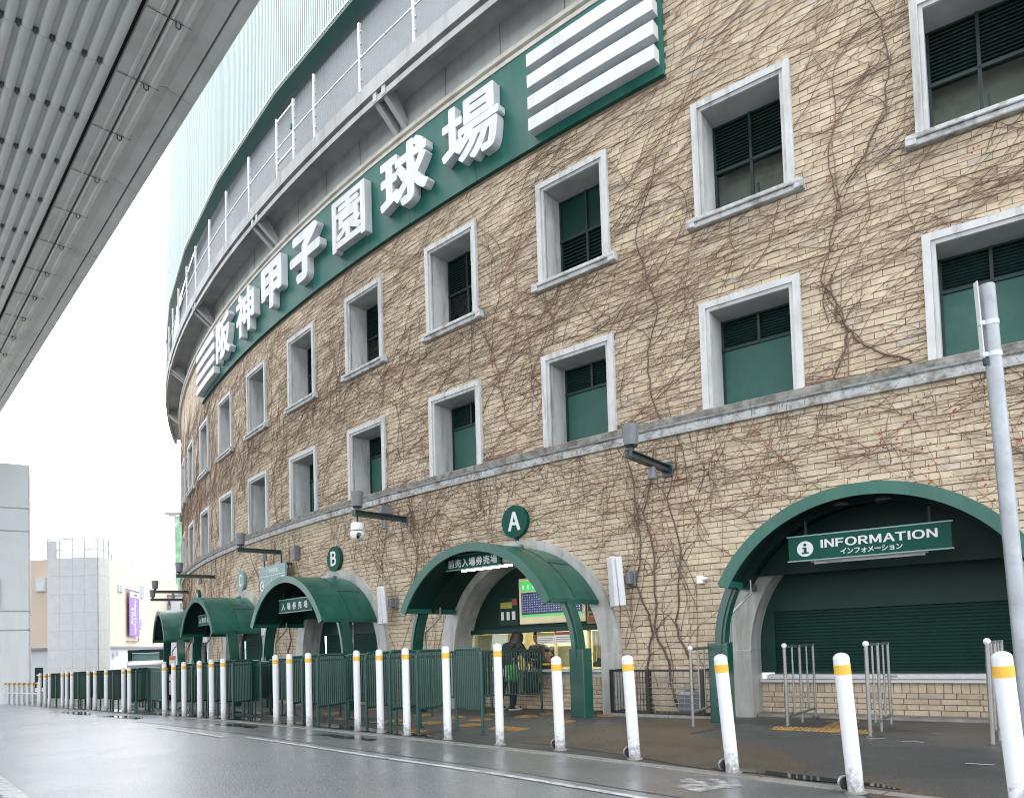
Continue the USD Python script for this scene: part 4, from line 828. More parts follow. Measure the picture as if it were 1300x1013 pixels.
for i, c in enumerate(CAN):
    P = wp(c, 0, 0); P[2] = [-.02, -.06, -.10, -.16, -.22][i] + .0
    if i == 1:            # this arch shows its lit ticket office, so its canopy carries no tympanum panel
        t = canopy(cn[i], P, th_of(c)); stage.RemovePrim(t.GetPath().AppendChild("tympanum"))
    elif first is None: first = canopy(cn[i], P, th_of(c)); say(first, group="vaulted canopies along the stadium wall")
    else: copy_of(first, P, th_of(c), cn[i])
    # hanging sign
    zc = [2.385, 2.785, 2.34, 2.28, 2.22][i]; hh = [.32, .25, .31, .31, .31][i]; ww = [1.93, 1.40, 1.70, 1.70, 1.70][i]; lx = [0, -.15, 0, 0, 0][i]
    hl = .05 if i == 1 else .22
    lab = ["green hanging sign lettered INFORMATION with white i symbol", "green hanging sign with white characters 前売入場券売場", "green hanging sign with spaced characters 入場券売場 under canopy B", "green hanging sign with characters 入場券売場 under the canopy left of B", "green hanging sign under the farthest canopy"][i]
    s = thing("hanging_sign", lab, "sign", wp(c, 1.2, 0, lx), th_of(c))
    part(s, "board", bx(0, 0, zc, ww, .06, hh, .006), "board_green")
    part(s, "board_edge", cat(bx(0, -.0, zc + hh / 2 + .008, ww + .03, .07, .016), bx(0, 0, zc - hh / 2 - .008, ww + .03, .07, .016)), "guide_grey_green")
    part(s, "hanger", cat(bx(-ww * .38, .0, zc + hh / 2 + hl / 2, .03, .03, hl), bx(ww * .38, .0, zc + hh / 2 + hl / 2, .03, .03, hl)), "canopy_inner")
    if i == 0:
        m = heavy("INFORMATION", .12); b = m.bounds; k = 1.36 / (b[1][0] - b[0][0]); m.apply_scale([k, .115 / (b[1][1] - b[0][1]), 1])
        part(s, "lettering", move(upright(m), -.545, -.031, zc - .012), "plain_white")
        m = jtext("インフォメーション", .088, .0815, .004); part(s, "lettering", move(upright(m), -.31, -.031, zc - .118), "plain_white")
        part(s, "symbol_disc", move(upright(ext(Point(0, 0).buffer(.105, 20), .004)), -.745, -.031, zc - .01), "plain_white")
        part(s, "symbol_letter", move(upright(ext(Point(0, .055).buffer(.02).union(sbox(-.017, -.055, .019, .02)).union(sbox(-.035, .004, .0, .02)).union(sbox(-.042, -.066, .044, -.046)), .004)), -.745, -.0355, zc - .01), "board_green")
    elif i == 1:
        part(s, "lettering", move(upright(jtext("前売入場券売場", .168, .183, .004)), -.645, -.031, zc - .075), "plain_white")
    else:
        part(s, "lettering", move(upright(jtext("入場券売場", .185, .29, .004)), -.70, -.031, zc - .08), "plain_white")
tl = thing("tube_lamp", "glowing white fluorescent tube below the ticket sign of arch A", "lamp", wp(cA, .95, 0, -.06), th_of(cA))
part(tl, "tube", tube([(-.63, 0, 2.655), (.63, 0, 2.655)], .02, 10), "tube_light"); part(tl, "holder", bx(0, .0, 2.695, 1.34, .07, .035), "plain_white")
tl = thing("tube_lamp", "unlit pale tube lamp below the INFORMATION sign", "lamp", wp(CAN[0], 1.12, 0, .0), th_of(CAN[0]))
part(tl, "tube", tube([(-.66, 0, 2.185), (.66, 0, 2.185)], .016, 10), "frame_white"); part(tl, "holder", bx(0, .0, 2.212, 1.4, .06, .03), "cream_trim")
for x in (-.35, .18):
    d = thing("downlight", "round pale downlight under the INFORMATION canopy, " + ("left one" if x < 0 else "right one"), "lamp", wp(CAN[0], .75, 0, x), th_of(CAN[0]))
    part(d, "ring", move(lathe([(.0, 0), (.11, 0), (.12, .02), (.10, .05), (0, .05)], 20), 0, 0, VC + VR - .16), "lamp_grey")

# round letter discs
for ch, c, z, lab in [("A", 2.485, 3.635, "round green disc sign with a white letter A"), ("B", 4.47, 3.56, "round green disc sign with a white letter B"), ("C", 6.47, 3.55, "round pale disc sign seen edge-on, left of the guide board"), ("D", 8.46, 3.45, "round disc sign peeping over the farthest but one canopy")]:
    d = thing("disc_sign", lab, "sign", wp(c, .06, z), th_of(c))
    cyl_ = trimesh.creation.cylinder(.325, .09, sections=40); part(d, "disc", move(cyl_, 0, -.0, 0, rx=PI / 2), "guide_grey_green" if ch == "C" else "board_green", smooth=35)
    m = heavy(ch, .36, .006); b = m.bounds; part(d, "letter", move(upright(m), -(b[0][0] + b[1][0]) / 2, -.046, -.17), "plain_white")
    part(d, "stem", bx(0, .03, -.36, .06, .05, .10), "board_green")

# lamp arms
LP = [(1.46, 1.42, 4.16), (3.49, 1.56, 4.17), (5.50, 1.28, 4.17), (7.55, 1.32, 4.06), (9.45, 1.45, 3.98), (10.6, 1.45, 3.9)]
LL = ["wall lamp on a dark arm right of canopy A, nearest to the camera", "wall lamp on a dark arm with a white camera hanging from its end", "wall lamp on a dark arm above the guide board", "wall lamp on a dark arm left of the pale disc sign", "wall lamp on a dark arm against the pale sky, above the farthest canopy", "lowest and farthest wall lamp on a dark arm against the pale sky"]
def wall_lamp(loc, rz, label, L=1.42):
    t = thing("wall_lamp", label, "lamp", loc, rz, None)
    part(t, "arm", cat(bx(0, -L / 2, 0, .12, L, .02), bx(0, -L / 2, -.10, .12, L, .02), bx(0, -L / 2, -.05, .03, L, .09), bx(0, -L + .01, -.05, .13, .02, .13)), "lamp_dark")
    part(t, "wall_plate", bx(0, -.035, -.06, .20, .03, .26, .008), "lamp_dark")
    fl = part(t, "floodlight", move(lathe([(.0, 0), (.105, 0), (.11, .02), (.135, .27), (.14, .32), (.13, .33), (.0, .33)], 20), 0, -L + .10, .09), "lamp_grey", smooth=40)
    part(fl, "neck", cat(move(lathe([(.0, 0), (.045, 0), (.045, .09), (0, .09)], 12), 0, -L + .10, .005), move(lathe([(0, .0), (.085, .0), (.112, .03), (0, .03)], 16), 0, -L + .10, .065)), "lamp_dark")
    part(t, "downlight", move(lathe([(.0, 0), (.075, 0), (.078, .015), (.06, .10), (.055, .20), (0, .20)], 16), 0, -.62, -.32), "lamp_grey", smooth=40)
    return t
w0 = None
for (c, L, z), lab in zip(LP, LL):
    if w0 is None: w0 = wall_lamp(wp(c, 0, z), th_of(c), lab); say(w0, group="lamp arms along the stadium wall")
    else: copy_of(w0, wp(c, L - 1.42, z), th_of(c), lab)
P = wp(3.49, 1.56 - .09, 4.17)
cc = thing("security_camera", "white dome security camera hanging from the end of a lamp arm", "camera", P, th_of(3.49))
part(cc, "stem", bx(0, 0, -.17, .03, .03, .16), "lamp_dark")
part(cc, "mount", move(lathe([(0, 0), (.13, 0), (.14, .02), (.14, .14), (.12, .16), (0, .16)], 20), 0, 0, -.42), "camera_white", smooth=40)
hd_ = part(cc, "head", move(lathe([(0, 0), (.09, .015), (.14, .06), (.155, .13), (.15, .18), (0, .20)], 20), 0, 0, -.63), "camera_white", smooth=40)
part(hd_, "lens", move(trimesh.creation.cylinder(.045, .12, sections=16), .12, -.06, -.55, ry=1.2, rz=-.4), "glass_dark")
jb = thing("junction_box", "grey junction box sitting on a lamp arm", "box", wp(3.49, .70, 4.18), th_of(3.49)); part(jb, "case", bx(0, 0, .09, .12, .34, .17, .015), "lamp_grey")
# white two-faced boxes on brackets
for k, (c, lab) in enumerate([(1.735, "white folded box on a grey wall bracket right of canopy A"), (3.72, "white folded box on a grey wall bracket between canopies A and B"), (5.66, "small white folded box under the guide board"), (7.62, "small white folded box far along the wall")]):
    b = thing("wall_box", lab, "box", wp(c, .30, [2.24, 2.20, 2.12, 2.05][k]), th_of(c), group="white boxes on wall brackets")
    l = move(bx(0, 0, 0, .165, .09, .88, .012), -.075, -.03, 0, rz=-.45, ry=-.06); r_ = move(bx(0, 0, 0, .11, .09, .86, .012), .06, -.0, .005, rz=.55, ry=-.06)
    part(b, "housing", l, "plain_white"); part(b, "housing", r_, "plain_white")
    part(b, "bracket", cat(bx(.15, .14, .05, .09, .14, .20, .01), bx(.15, .25, .05, .14, .08, .28, .01)), "lamp_grey")
# guide board
gb = thing("guide_board", "grey-green guide board with white circles, behind the top of canopy B", "sign", wp(5.46, .30, 0), th_of(5.46))
part(gb, "board", bx(0, 0, 3.06, 1.82, .06, 1.30, .008), "guide_grey_green")
part(gb, "divider", cat(bx(0, -.033, 3.42, 1.80, .006, .018), bx(0, -.033, 2.9, .015, .006, 1.0)), "plain_white")
part(gb, "circle", cat(move(upright(ext(Point(0, 0).buffer(.15, 16), .005)), -.72, -.031, 3.15), move(upright(ext(Point(0, 0).buffer(.15, 16), .005)), .74, -.031, 3.22)), "plain_white")
part(gb, "lettering", move(upright(heavy("C", .17)), -.775, -.037, 3.07), "board_green"); part(gb, "lettering", move(upright(heavy("A", .17)), .68, -.037, 3.14), "board_green")
part(gb, "lettering", move(upright(jtext("入場券売場", .15, .165, .004)), -.40, -.031, 3.50), "plain_white")
part(gb, "arrow", move(upright(ext(Polygon([(-.14, -.16), (-.03, -.16), (.12, .06), (.16, -.02), (.18, .18), (-.02, .14), (.05, .09), (-.1, -.10)]), .004)), -.68, -.031, 2.72), "plain_white")
part(gb, "hanger", cat(bx(-.6, 0, 3.86, .03, .03, .36), bx(.6, 0, 3.86, .03, .03, .36), bx(.62, .15, 3.7, .05, .3, .08)), "lamp_dark")
sp = thing("wall_speaker", "small dark box on the wall above the guide board", "speaker", wp(5.12, .0, 3.95), th_of(5.12)); part(sp, "case", bx(0, -.10, 0, .16, .18, .40, .015), "lamp_grey")
sb_ = thing("sensor_box", "small white sensor box on the bricks beside the INFORMATION canopy", "sensor", wp(1.30, .0, 2.17), th_of(1.30)); part(sb_, "case", bx(0, -.05, 0, .12, .09, .13, .012), "camera_white"); part(sb_, "eye", move(trimesh.creation.cylinder(.025, .1, sections=12), .09, -.08, .01, ry=1.4), "camera_white")

# ------------------------------------------------------------------ bollards
ORD = ["nearest", "second", "third", "fourth", "fifth", "sixth", "seventh", "eighth", "ninth", "tenth", "eleventh", "twelfth", "thirteenth", "fourteenth", "fifteenth", "sixteenth", "seventeenth", "eighteenth", "nineteenth", "twentieth", "twenty-first", "twenty-second", "twenty-third", "twenty-fourth", "twenty-fifth", "twenty-sixth", "twenty-seventh", "twenty-eighth", "twenty-ninth", "thirtieth", "thirty-first", "thirty-second", "thirty-third", "thirty-fourth", "thirty-fifth", "thirty-sixth"]
def lean(prim, deg):
    x = UsdGeom.Xformable(prim); x.AddRotateYOp(opSuffix="lean").Set(-float(deg)); return prim
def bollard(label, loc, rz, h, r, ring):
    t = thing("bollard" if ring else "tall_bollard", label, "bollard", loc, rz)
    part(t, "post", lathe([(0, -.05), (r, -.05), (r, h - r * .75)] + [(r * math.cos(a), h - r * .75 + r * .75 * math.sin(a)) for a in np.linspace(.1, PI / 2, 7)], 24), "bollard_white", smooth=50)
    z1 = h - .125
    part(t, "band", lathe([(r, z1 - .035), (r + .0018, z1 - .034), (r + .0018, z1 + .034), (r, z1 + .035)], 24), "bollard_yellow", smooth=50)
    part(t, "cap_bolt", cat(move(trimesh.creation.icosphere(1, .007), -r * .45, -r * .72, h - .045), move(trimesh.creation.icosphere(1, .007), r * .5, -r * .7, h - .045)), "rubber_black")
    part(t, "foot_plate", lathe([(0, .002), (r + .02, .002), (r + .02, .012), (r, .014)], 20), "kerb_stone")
    if ring:
        M_ = dict(rx=PI / 2, rz=.35)
        part(t, "lock_wheel", move(lathe([(0, -.012), (.040, -.012), (.047, -.004), (.047, .012), (0, .014)], 22), -r + .010, .055, .066, **M_), "rubber_black", smooth=40)
        part(t, "lock_rim", move(lathe([(.0, -.018), (.049, -.018), (.053, -.012), (.053, -.004), (.0, -.003)], 22), -r + .010, .070, .068, **M_), "bollard_white", smooth=40)
    return t
short = [(1298.5, 1042), (1087, 1006), (930.5, 981), (806, 963.5), (711.5, 952)]
first = None
for k, (px, py) in enumerate(short):
    P = gpt(px, py, .004); lab = f"short white bollard with yellow band and lock wheel, {ORD[k]} from the right"
    if first is None: b_ = first = bollard(lab, P, .0, 1.03, .057, True); say(first, group="short removable bollards on the right")
    else: b_ = copy_of(first, P, 0.0, lab)
    lean(b_, (4.0, 3.6, 3.8, 2.2, .9)[k])
tall = [(635, 945), (568.5, 938), (517, 933), (483.5, 930), (454.5, 927.2), (392.8, 923.2), (368.7, 921), (351, 919.3), (284, 913.7), (269, 912.4), (254, 911), (234, 910.3), (221, 909.6), (209, 909), (164.5, 904.7), (157, 904), (135, 902), (121, 901), (112.5, 900.6), (91.5, 899.6), (85, 899.2), (79.5, 898.8), (63, 897.6), (57.5, 897.2), (51, 896.8)]
first = None
for k, (px, py) in enumerate(tall):
    P = gpt(px, py, .004); lab = f"tall white bollard with yellow band in the kerb row, {ORD[k]} from the right"
    if first is None: first = bollard(lab.replace("nearest", "first"), P, .0, 1.20, .05, False); say(first, group="tall bollards along the kerb")
    else: copy_of(first, P, rnd.uniform(-.3, .3), lab)

# ------------------------------------------------------------------ green crowd barriers
def barrier_parts(t, L, H=1.17, zb=.34, pitch=.050):
    r = .022; rc = .09
    pts = [(-L / 2, 0, -.03), (-L / 2, 0, H - rc)] + [(-L / 2 + rc - rc * math.cos(a), 0, H - rc + rc * math.sin(a)) for a in np.linspace(.2, PI / 2, 6)] + [(L / 2 - rc + rc * math.sin(a), 0, H - rc + rc * math.cos(a)) for a in np.linspace(0, PI / 2 - .2, 6)] + [(L / 2, 0, H - rc), (L / 2, 0, -.03)]
    part(t, "frame", tube(pts, r, 10), "barrier_green", smooth=50)
    part(t, "bottom_rail", tube([(-L / 2, 0, zb), (L / 2, 0, zb)], .017, 8), "barrier_green", smooth=50)
    part(t, "upper_rail", tube([(-L / 2, 0, H - .085), (L / 2, 0, H - .085)], .011, 8), "barrier_green", smooth=50)
    n = int(round(L / pitch))
    for k in range(1, n): part(t, "bar", tube([(-L / 2 + L * k / n, 0, zb), (-L / 2 + L * k / n, 0, H)], .0150, 6), "barrier_green", smooth=50)
    for s in (-1, 1): part(t, "foot", bx(s * L / 2, 0, .008, .06, .09, .012), "barrier_green")
LB = .70
protoB = {}
nB = [0]
def barrier(A, B, label, group):
    A, B = np.asarray(A, float), np.asarray(B, float); M = (A + B) / 2; d = B - A; L = np.linalg.norm(d[:2]); key = round(L, 1); rz = math.atan2(d[1], d[0])
    M[2] = min(float(gz(A[0], A[1])), float(gz(B[0], B[1])), float(gz(M[0], M[1]))) + .004
    if key not in protoB:
        t = thing("crowd_barrier", label, "barrier", M, rz, group); barrier_parts(t, key); protoB[key] = t
    else: copy_of(protoB[key], M, rz, label, group)
def dirv(az): a = math.radians(az); return np.array([math.sin(a), math.cos(a), 0])
G1, G2 = "green barriers standing off the kerb row", "green barriers in the queue lanes behind"
k = 0
for px, py, az in [(606, 934, -146), (523.7, 931, 30), (488.5, 930.3, 30), (459, 926.3, 30), (397, 923, 26), (378, 919.5, 24), (358.6, 917.5, 22), (290, 912.6, 16), (276.5, 911.5, 16), (258.6, 910, 14), (238.5, 909.5, 12), (226.8, 909, 12), (213.5, 908.2, 10), (168, 905, 6), (160.5, 904.2, 4), (139, 902.3, 2), (128, 901.6, 2), (115.7, 900.9, 0), (95, 900.2, 0), (88, 899.7, -2), (82, 899.2, -2), (67, 898.2, -4), (60, 897.8, -4), (53.6, 897.4, -4)]:
    P = gpt(px, py); d = dirv(az) if k else dirv(-34)
    P = P + np.append(U2 * .10, 0)
    barrier(P, P + d * LB, f"green crowd barrier close behind the kerb bollards, {ORD[k] if k else 'first'} from the right", G1); k += 1
# lanes behind: panels along the wall side of the pavement
lane = []
for px, py, az, L in [(615.4, 905.5, 82, 1.1), (549, 909, 84, 1.1), (497, 911, -60, 1.1), (452, 911, -62, 1.1), (432, 908.5, -55, 1.1), (395, 909, -56, 1.1), (332, 909.5, -50, 1.1), (309, 907.8, -50, 1.1), (344, 905, -46, 1.1), (296, 903, -46, 1.1), (262, 903.5, -44, 1.1), (243, 901.5, -44, 1.1), (206, 904.5, -44, 1.1), (190, 902.3, -44, 1.1), (214, 899, -44, 1.1), (196, 897.5, -44, 1.1), (156, 899.8, -44, 1.1), (140, 898.2, -44, 1.1), (120, 896.8, -44, 1.1), (104, 895.6, -44, 1.1)]: lane.append((px, py, az, L))
for s_, t_ in [(4.9 + 1.18 * i, 1.35) for i in range(3, 16)]: lane.append((s_, t_, None, 1.1))
for k, (px, py, az, L) in enumerate(lane):
    P = gpt(px, py) if az is not None else np.append(pq(px + 2.2, py + .25 * math.sin(px * 2.3)), 0.0); az = az if az is not None else -43.5 + 7 * math.sin(px * 5)
    barrier(P, P + dirv(az) * L, ("green crowd barrier in front of the woman at the ticket window" if k == 0 else "green crowd barrier left of the one in front of the woman" if k == 1 else f"green crowd barrier in the queue lanes before the wall, {ORD[k]} from the right"), G2)

# ------------------------------------------------------------------ steel queue rails before the information counter
def rack(A, B, label, H=1.10):
    A, B = np.asarray(A, float), np.asarray(B, float); d = B - A; L = np.linalg.norm(d[:2]); rz = math.atan2(d[1], d[0])
    t = thing("queue_rail", label, "railing", (A[0], A[1], float(gz(A[0], A[1])) + .004), rz)
    for k in range(5):
        r = .024 if k == 0 else (.019 if k % 2 == 0 else .013); x = L * k / 4
        part(t, "upright", tube([(x, 0, -.02 if k in (0, 2, 4) else .13), (x, 0, H)], r, 10), "steel", smooth=50)
    part(t, "top_bar", tube([(0, 0, H - .015), (L, 0, H - .015)], .014, 8), "steel_dark", smooth=50)
    part(t, "bottom_bar", tube([(0, 0, .13), (L, 0, .13)], .017, 8), "steel_dark", smooth=50)
    part(t, "white_cap", move(trimesh.creation.icosphere(2, .036), 0, 0, H), "plain_white", smooth=50)
    for x in (0, L): part(t, "foot", bx(x, 0, .006, .09, .09, .012), "steel_dark")
    return t
rack(gpt(1000, 922), gpt(1036, 911.5), "steel queue rail with white cap left of the tactile path")
rack(gpt(1105, 936), gpt(1132, 922.5), "steel queue rail with white cap in the middle of the information counter")
rack(gpt(1260.5, 946), gpt(1278, 934), "steel queue rail with white cap seen nearly end-on by the pole")
t = thing("queue_rail", "steel queue rail with white cap beside the low black fence", "railing", gpt(880, 922.5), 0.0)
A = gpt(880, 922.5); B = wp(1.19, .62, float(A[2])); d = B - A; L = float(np.linalg.norm(d[:2])); hz = math.atan2(d[1], d[0])
t.GetAttribute("xformOp:rotateZ").Set(math.degrees(hz))
for x, r in ((0, .022), (L * .33, .012), (L * .62, .012), (L, .022)): part(t, "upright", tube([(x, 0, -.02 if r > .02 else .20), (x, 0, 1.10)], r, 10), "steel", smooth=50)
part(t, "top_bar", tube([(0, 0, 1.09), (L, 0, 1.09)], .022, 8), "steel_dark", smooth=50); part(t, "bottom_bar", tube([(0, 0, .20), (L, 0, .20)], .018, 8), "steel", smooth=50)
part(t, "white_cap", move(trimesh.creation.icosphere(2, .036), 0, 0, 1.10), "plain_white", smooth=50)

# low black fence round the ivy bed
t = thing("low_fence", "low black iron fence round the ivy roots between the two arches", "fence")
cs, ce, o, H = 1.765, 1.262, .46, .76
zg = -.06
a0, a1, a2 = wp(cs, o, zg), wp(1.545, o + .02, zg), wp(ce, o, zg); w0_, w2_ = wp(cs, .02, zg), wp(ce, .02, zg)
upz = np.array([0, 0, 1.0])
for p, w in ((a0, .06), (a1, .11), (a2, .05)): part(t, "post", bar(p - upz * .05, p + upz * (H + .02), w, .05, up=(a2 - a0)), "black_iron")
for p, q in ((a0, a1), (a1, a2), (w0_, a0), (a2, w2_)):
    for z in (.05, H): part(t, "rail", bar(p + upz * z, q + upz * z, .035), "black_iron")
n = 13
for k in range(1, n): part(t, "bar", bar(a0 + (a1 - a0) * k / n + upz * .05, a0 + (a1 - a0) * k / n + upz * H, .012), "black_iron")
wm = []
for k in range(1, 9): wm.append(bar(a1 + (a2 - a1) * k / 9 + upz * .06, a1 + (a2 - a1) * k / 9 + upz * H, .006))
for k in range(1, 8): wm.append(bar(a1 + upz * (.06 + .085 * k), a2 + upz * (.06 + .085 * k), .010))
for k in range(1, 6): wm.append(bar(w0_ + upz * (.05 + .12 * k), a0 + upz * (.05 + .12 * k), .006))
part(t, "wire_mesh", cat(wm), "mesh_wire", kind="stuff")
sl = thing("ivy_bed", "bed of dark soil behind the low black fence", "planting bed")
part(sl, "soil", wall_box(s_of(1.75), s_of(1.28), .03, .42, -.3, -.01, 6), "soil")
pb = thing("plant_pot", "grey plastic water tank behind the low black fence", "tank", wp(1.36, .27, -.01), th_of(1.36)); part(pb, "body", bx(0, 0, .18, .34, .22, .36, .05), "lamp_grey"); part(pb, "lid", move(lathe([(0, 0), (.05, 0), (.05, .04), (0, .05)], 12), 0, 0, .36), "lamp_grey")
bd = thing("kerb_edging", "pale concrete edging along the foot of the wall", "kerb")
for k in range(5):
    c0, c1 = 1.80 - k * .125, 1.80 - (k + 1) * .125; part(bd, "edging_stone", wall_box(s_of(c0) + .005, s_of(c1) - .005, .52, .60, -.3, -.015, 2), "kerb_stone")
stp = thing("counter_step", "low grey concrete strip along the foot of the information counter", "step"); part(stp, "slab", place(bx(0, .30, -.10, 3.73, .45, .19, .01), CAN[0]), "kerb_stone")

# ------------------------------------------------------------------ the steel pole
A = at_depth(1250.5, 362, 6.0); x0, y0, ztop = A[0], 6.0, A[2]; zg = float(gz(x0, y0))
po = thing("steel_pole", "galvanized steel pole with clamps and a thin flat strip at its top", "pole", (x0 + .01 + (ztop - zg) * math.sin(math.radians(2.2)), y0, zg))
hp = ztop - zg; lean(po, 2.2)
part(po, "tube", tube([(0, 0, -.05), (0, 0, hp - .012), (0, 0, hp)], [.0625, .0625, .058], 28), "galvanized", smooth=50)
for z in (hp - .33, hp - .60): part(po, "clamp", cat(lathe([(.0635, z - .022), (.067, z - .02), (.067, z + .02), (.0635, z + .022)], 24), bx(-.085, -.02, z, .05, .035, .04, .005), move(trimesh.creation.cylinder(.008, .06, sections=8), -.075, -.03, z, ry=PI / 2)), "post_white", smooth=40)
part(po, "flat_strip", move(bx(-.095, -.01, hp - .30, .012, .05, .66, .003), 0, 0, 0), "post_white"); part(po, "strip_clip", bx(-.085, -.02, hp - .66, .03, .035, .07, .008), "shoe_black")

# ------------------------------------------------------------------ background on the left
def yb(px, py, d): return at_depth(px, py, d)
xr = yb(37, 590, 30.0); zt = xr[2]; zbs = float(gz(xr[0], 30)) - .3; pa = math.atan2(-xr[0], 30.0) * .97
pr = thing("concrete_pier", "tall pale concrete pier with rust streaks at the left edge", "pier", (xr[0], 30.0, 0), pa)
lv = [zbs, yb(33, 800, 30)[2], yb(33, 776, 30)[2], yb(35, 675, 30)[2], yb(36, 646, 30)[2], zt]
for a, b in zip(lv[:-1], lv[1:]): part(pr, "concrete_block", bx(-2.2, 1.6, (a + b) / 2, 4.4, 3.2, b - a - .03, .03), "concrete_pale")
part(pr, "core", bx(-2.2, 1.6, (zbs + zt) / 2, 4.3, 3.1, zt - zbs - .1), "concrete")
kx = 30.0 / FPX / math.cos(pa)
part(pr, "access_panel", bx(-(36 - 4) * kx, -.03, yb(5, 755, 30)[2], 12 * kx, .06, 32 * kx, .01), "concrete_pale")
part(pr, "round_marker", move(trimesh.creation.cylinder(9 * kx, .05, sections=24), -(34 + 2) * kx, -.015, yb(1, 820, 30)[2], rx=PI / 2), "base_wall")

tw = thing("stair_tower", "grey perforated steel stair tower with an open railed top", "tower")
TL, TR, TR2 = yb(60, 685, 40), yb(123.5, 683, 40), yb(137.5, 685, 41.6); TD = 1.15
zt = TR[2]; zs = zt - 1.05; zbs = -1.4
w = TR[0] - TL[0]; cxm = (TL[0] + TR[0]) / 2
nv, nh = 4, 8
for i in range(nh):
    for j in range(nv):
        za, zb2 = zbs + (zs - zbs) * i / nh, zbs + (zs - zbs) * (i + 1) / nh
        part(tw, "perforated_panel", bx(TL[0] + w * (j + .5) / nv, 40, (za + zb2) / 2, w / nv - .008, .05, zb2 - za - .008), "perforated_steel")
    for j in range(2): part(tw, "perforated_panel", bx(TR[0], 40.03 + TD * (j + .5) / 2, (za + zb2) / 2, .05, TD / 2 - .008, zb2 - za - .008), "perforated_steel")
part(tw, "core", bx(cxm, 40 + TD / 2, (zbs + zs) / 2, w - .1, TD - .1, zs - zbs - .1), "gallery_wall")
for x in np.linspace(TL[0], TR[0], 5): part(tw, "corner_post", bx(x, 40, (zs + zt) / 2, .07, .07, zt - zs), "perforated_steel")
for y in (40.6, 40 + TD): part(tw, "corner_post", bx(TR[0], y, (zs + zt) / 2, .07, .07, zt - zs), "perforated_steel")
for z in (zt, zs + .45): part(tw, "top_rail", cat(bx(cxm, 40, z, w, .05, .05), bx(TR[0], 40 + TD / 2, z, .05, TD, .05), bx(TL[0], 40 + TD / 2, z, .05, TD, .05)), "perforated_steel")
part(tw, "rail_panel", bx(TL[0] + .28, 40, (zs + zt) / 2 - .05, .5, .03, zt - zs - .1), "perforated_steel")

pe = thing("peach_building", "long peach coloured building over a pale ground floor, behind the stair tower", "building")
bA, bB, bC, bD = np.array([-40.0, 47.2]), np.array([-25.9, 45.6]), np.array([-30.5, 66.0]), np.array([-42.0, 66])
zt, zb_ = 1.2 + .1385 * 45.8, 1.2 + .0135 * 45.8
def slab(pts, z0, z1): return move(ext(Polygon([tuple(p) for p in pts]), z1 - z0), 0, 0, z0)
part(pe, "upper_wall", slab([bA, bB, bC, bD], zb_, zt), "peach")
inn = [bA + (bD - bA) * .03 + (bB - bA) * .0, bB + (bC - bB) * .012 - np.array([.25, 0]), bC, bD]
part(pe, "base_wall", slab(inn, -1.6, zb_ - .004), "base_wall")
part(pe, "soffit_edge", cat(bar((*bA, zb_ + .02), (*bB, zb_ + .02), .1, .14), bar((*bB, zb_ + .02), (*bC, zb_ + .02), .1, .14)), "gallery_wall")
dB = (bC - bB) / np.linalg.norm(bC - bB); nB_ = np.array([dB[1], -dB[0]])
def on_side(px, py):
    d = ray(px, py)[:2]; A_ = np.array([d, -dB]).T; k_, m_ = np.linalg.solve(A_, bB); return m_, 1.2 + ray(px, py)[2] * k_
def side_box(px0, py0, px1, py1, th, off=0.0):
    m0, z0 = on_side(px0, py0); m1, z1 = on_side(px1, py1); c_ = bB + dB * (m0 + m1) / 2 + nB_ * (th / 2 + off)
    return move(bx(0, 0, (z0 + z1) / 2, abs(m1 - m0), th, abs(z1 - z0)), c_[0], c_[1], 0, math.atan2(dB[1], dB[0]))
for px0, py0, px1, py1 in [(149, 741, 155, 752), (178, 743, 181, 759), (175, 784, 179, 797)]:
    wn = part(pe, "window", side_box(px0, py0, px1, py1, .12), "base_wall"); part(wn, "pane", side_box(px0 + .8, py0 + 1.5, px1 - .8, py1 - 1.5, .02, .125), "guide_grey_green")
wn = part(pe, "window", bx(yb(53, 742, 46)[0], 46.2, yb(53, 742, 46)[2], .6, .7, .9), "base_wall"); part(wn, "pane", bx(yb(53, 742, 46)[0] + .0, 45.83, yb(53, 745, 46)[2], .5, .03, .5), "plain_white")
for m_ in np.arange(1, 18, 1.6): part(pe, "roof_rail_post", bx(*(bB + dB * m_ - nB_ * .2), zt + .25, .04, .04, .5), "gallery_wall")
part(pe, "roof_rail", bar((*(bB - nB_ * .2), zt + .5), (*(bC - nB_ * .2), zt + .5), .04), "gallery_wall")
part(pe, "wall_lamp", side_box(146.5, 827, 149.5, 833, .2), "plain_white")
bn = thing("hanging_banner", "purple vertical banner with white lettering on the peach wall", "banner")
m0, z0 = on_side(159.6, 749.5); m1, z1 = on_side(172.8, 808)
bw = m1 - m0; cb = bB + dB * (m0 + m1) / 2 + nB_ * .22; azb = math.atan2(dB[1], dB[0])
def bnp(m): return move(m, cb[0], cb[1], 0, azb)
part(bn, "cloth", bnp(bx(0, 0, (z0 + z1) / 2, bw, .03, z0 - z1)), "banner_purple")
part(bn, "crest_panel", bnp(bx(0, -.02, z0 - (z0 - z1) * .075, bw * .82, .012, (z0 - z1) * .12)), "plain_white"); part(bn, "crest_mark", bnp(bx(bw * .08, -.03, z0 - (z0 - z1) * .075, bw * .34, .01, (z0 - z1) * .045)), "window_panel")
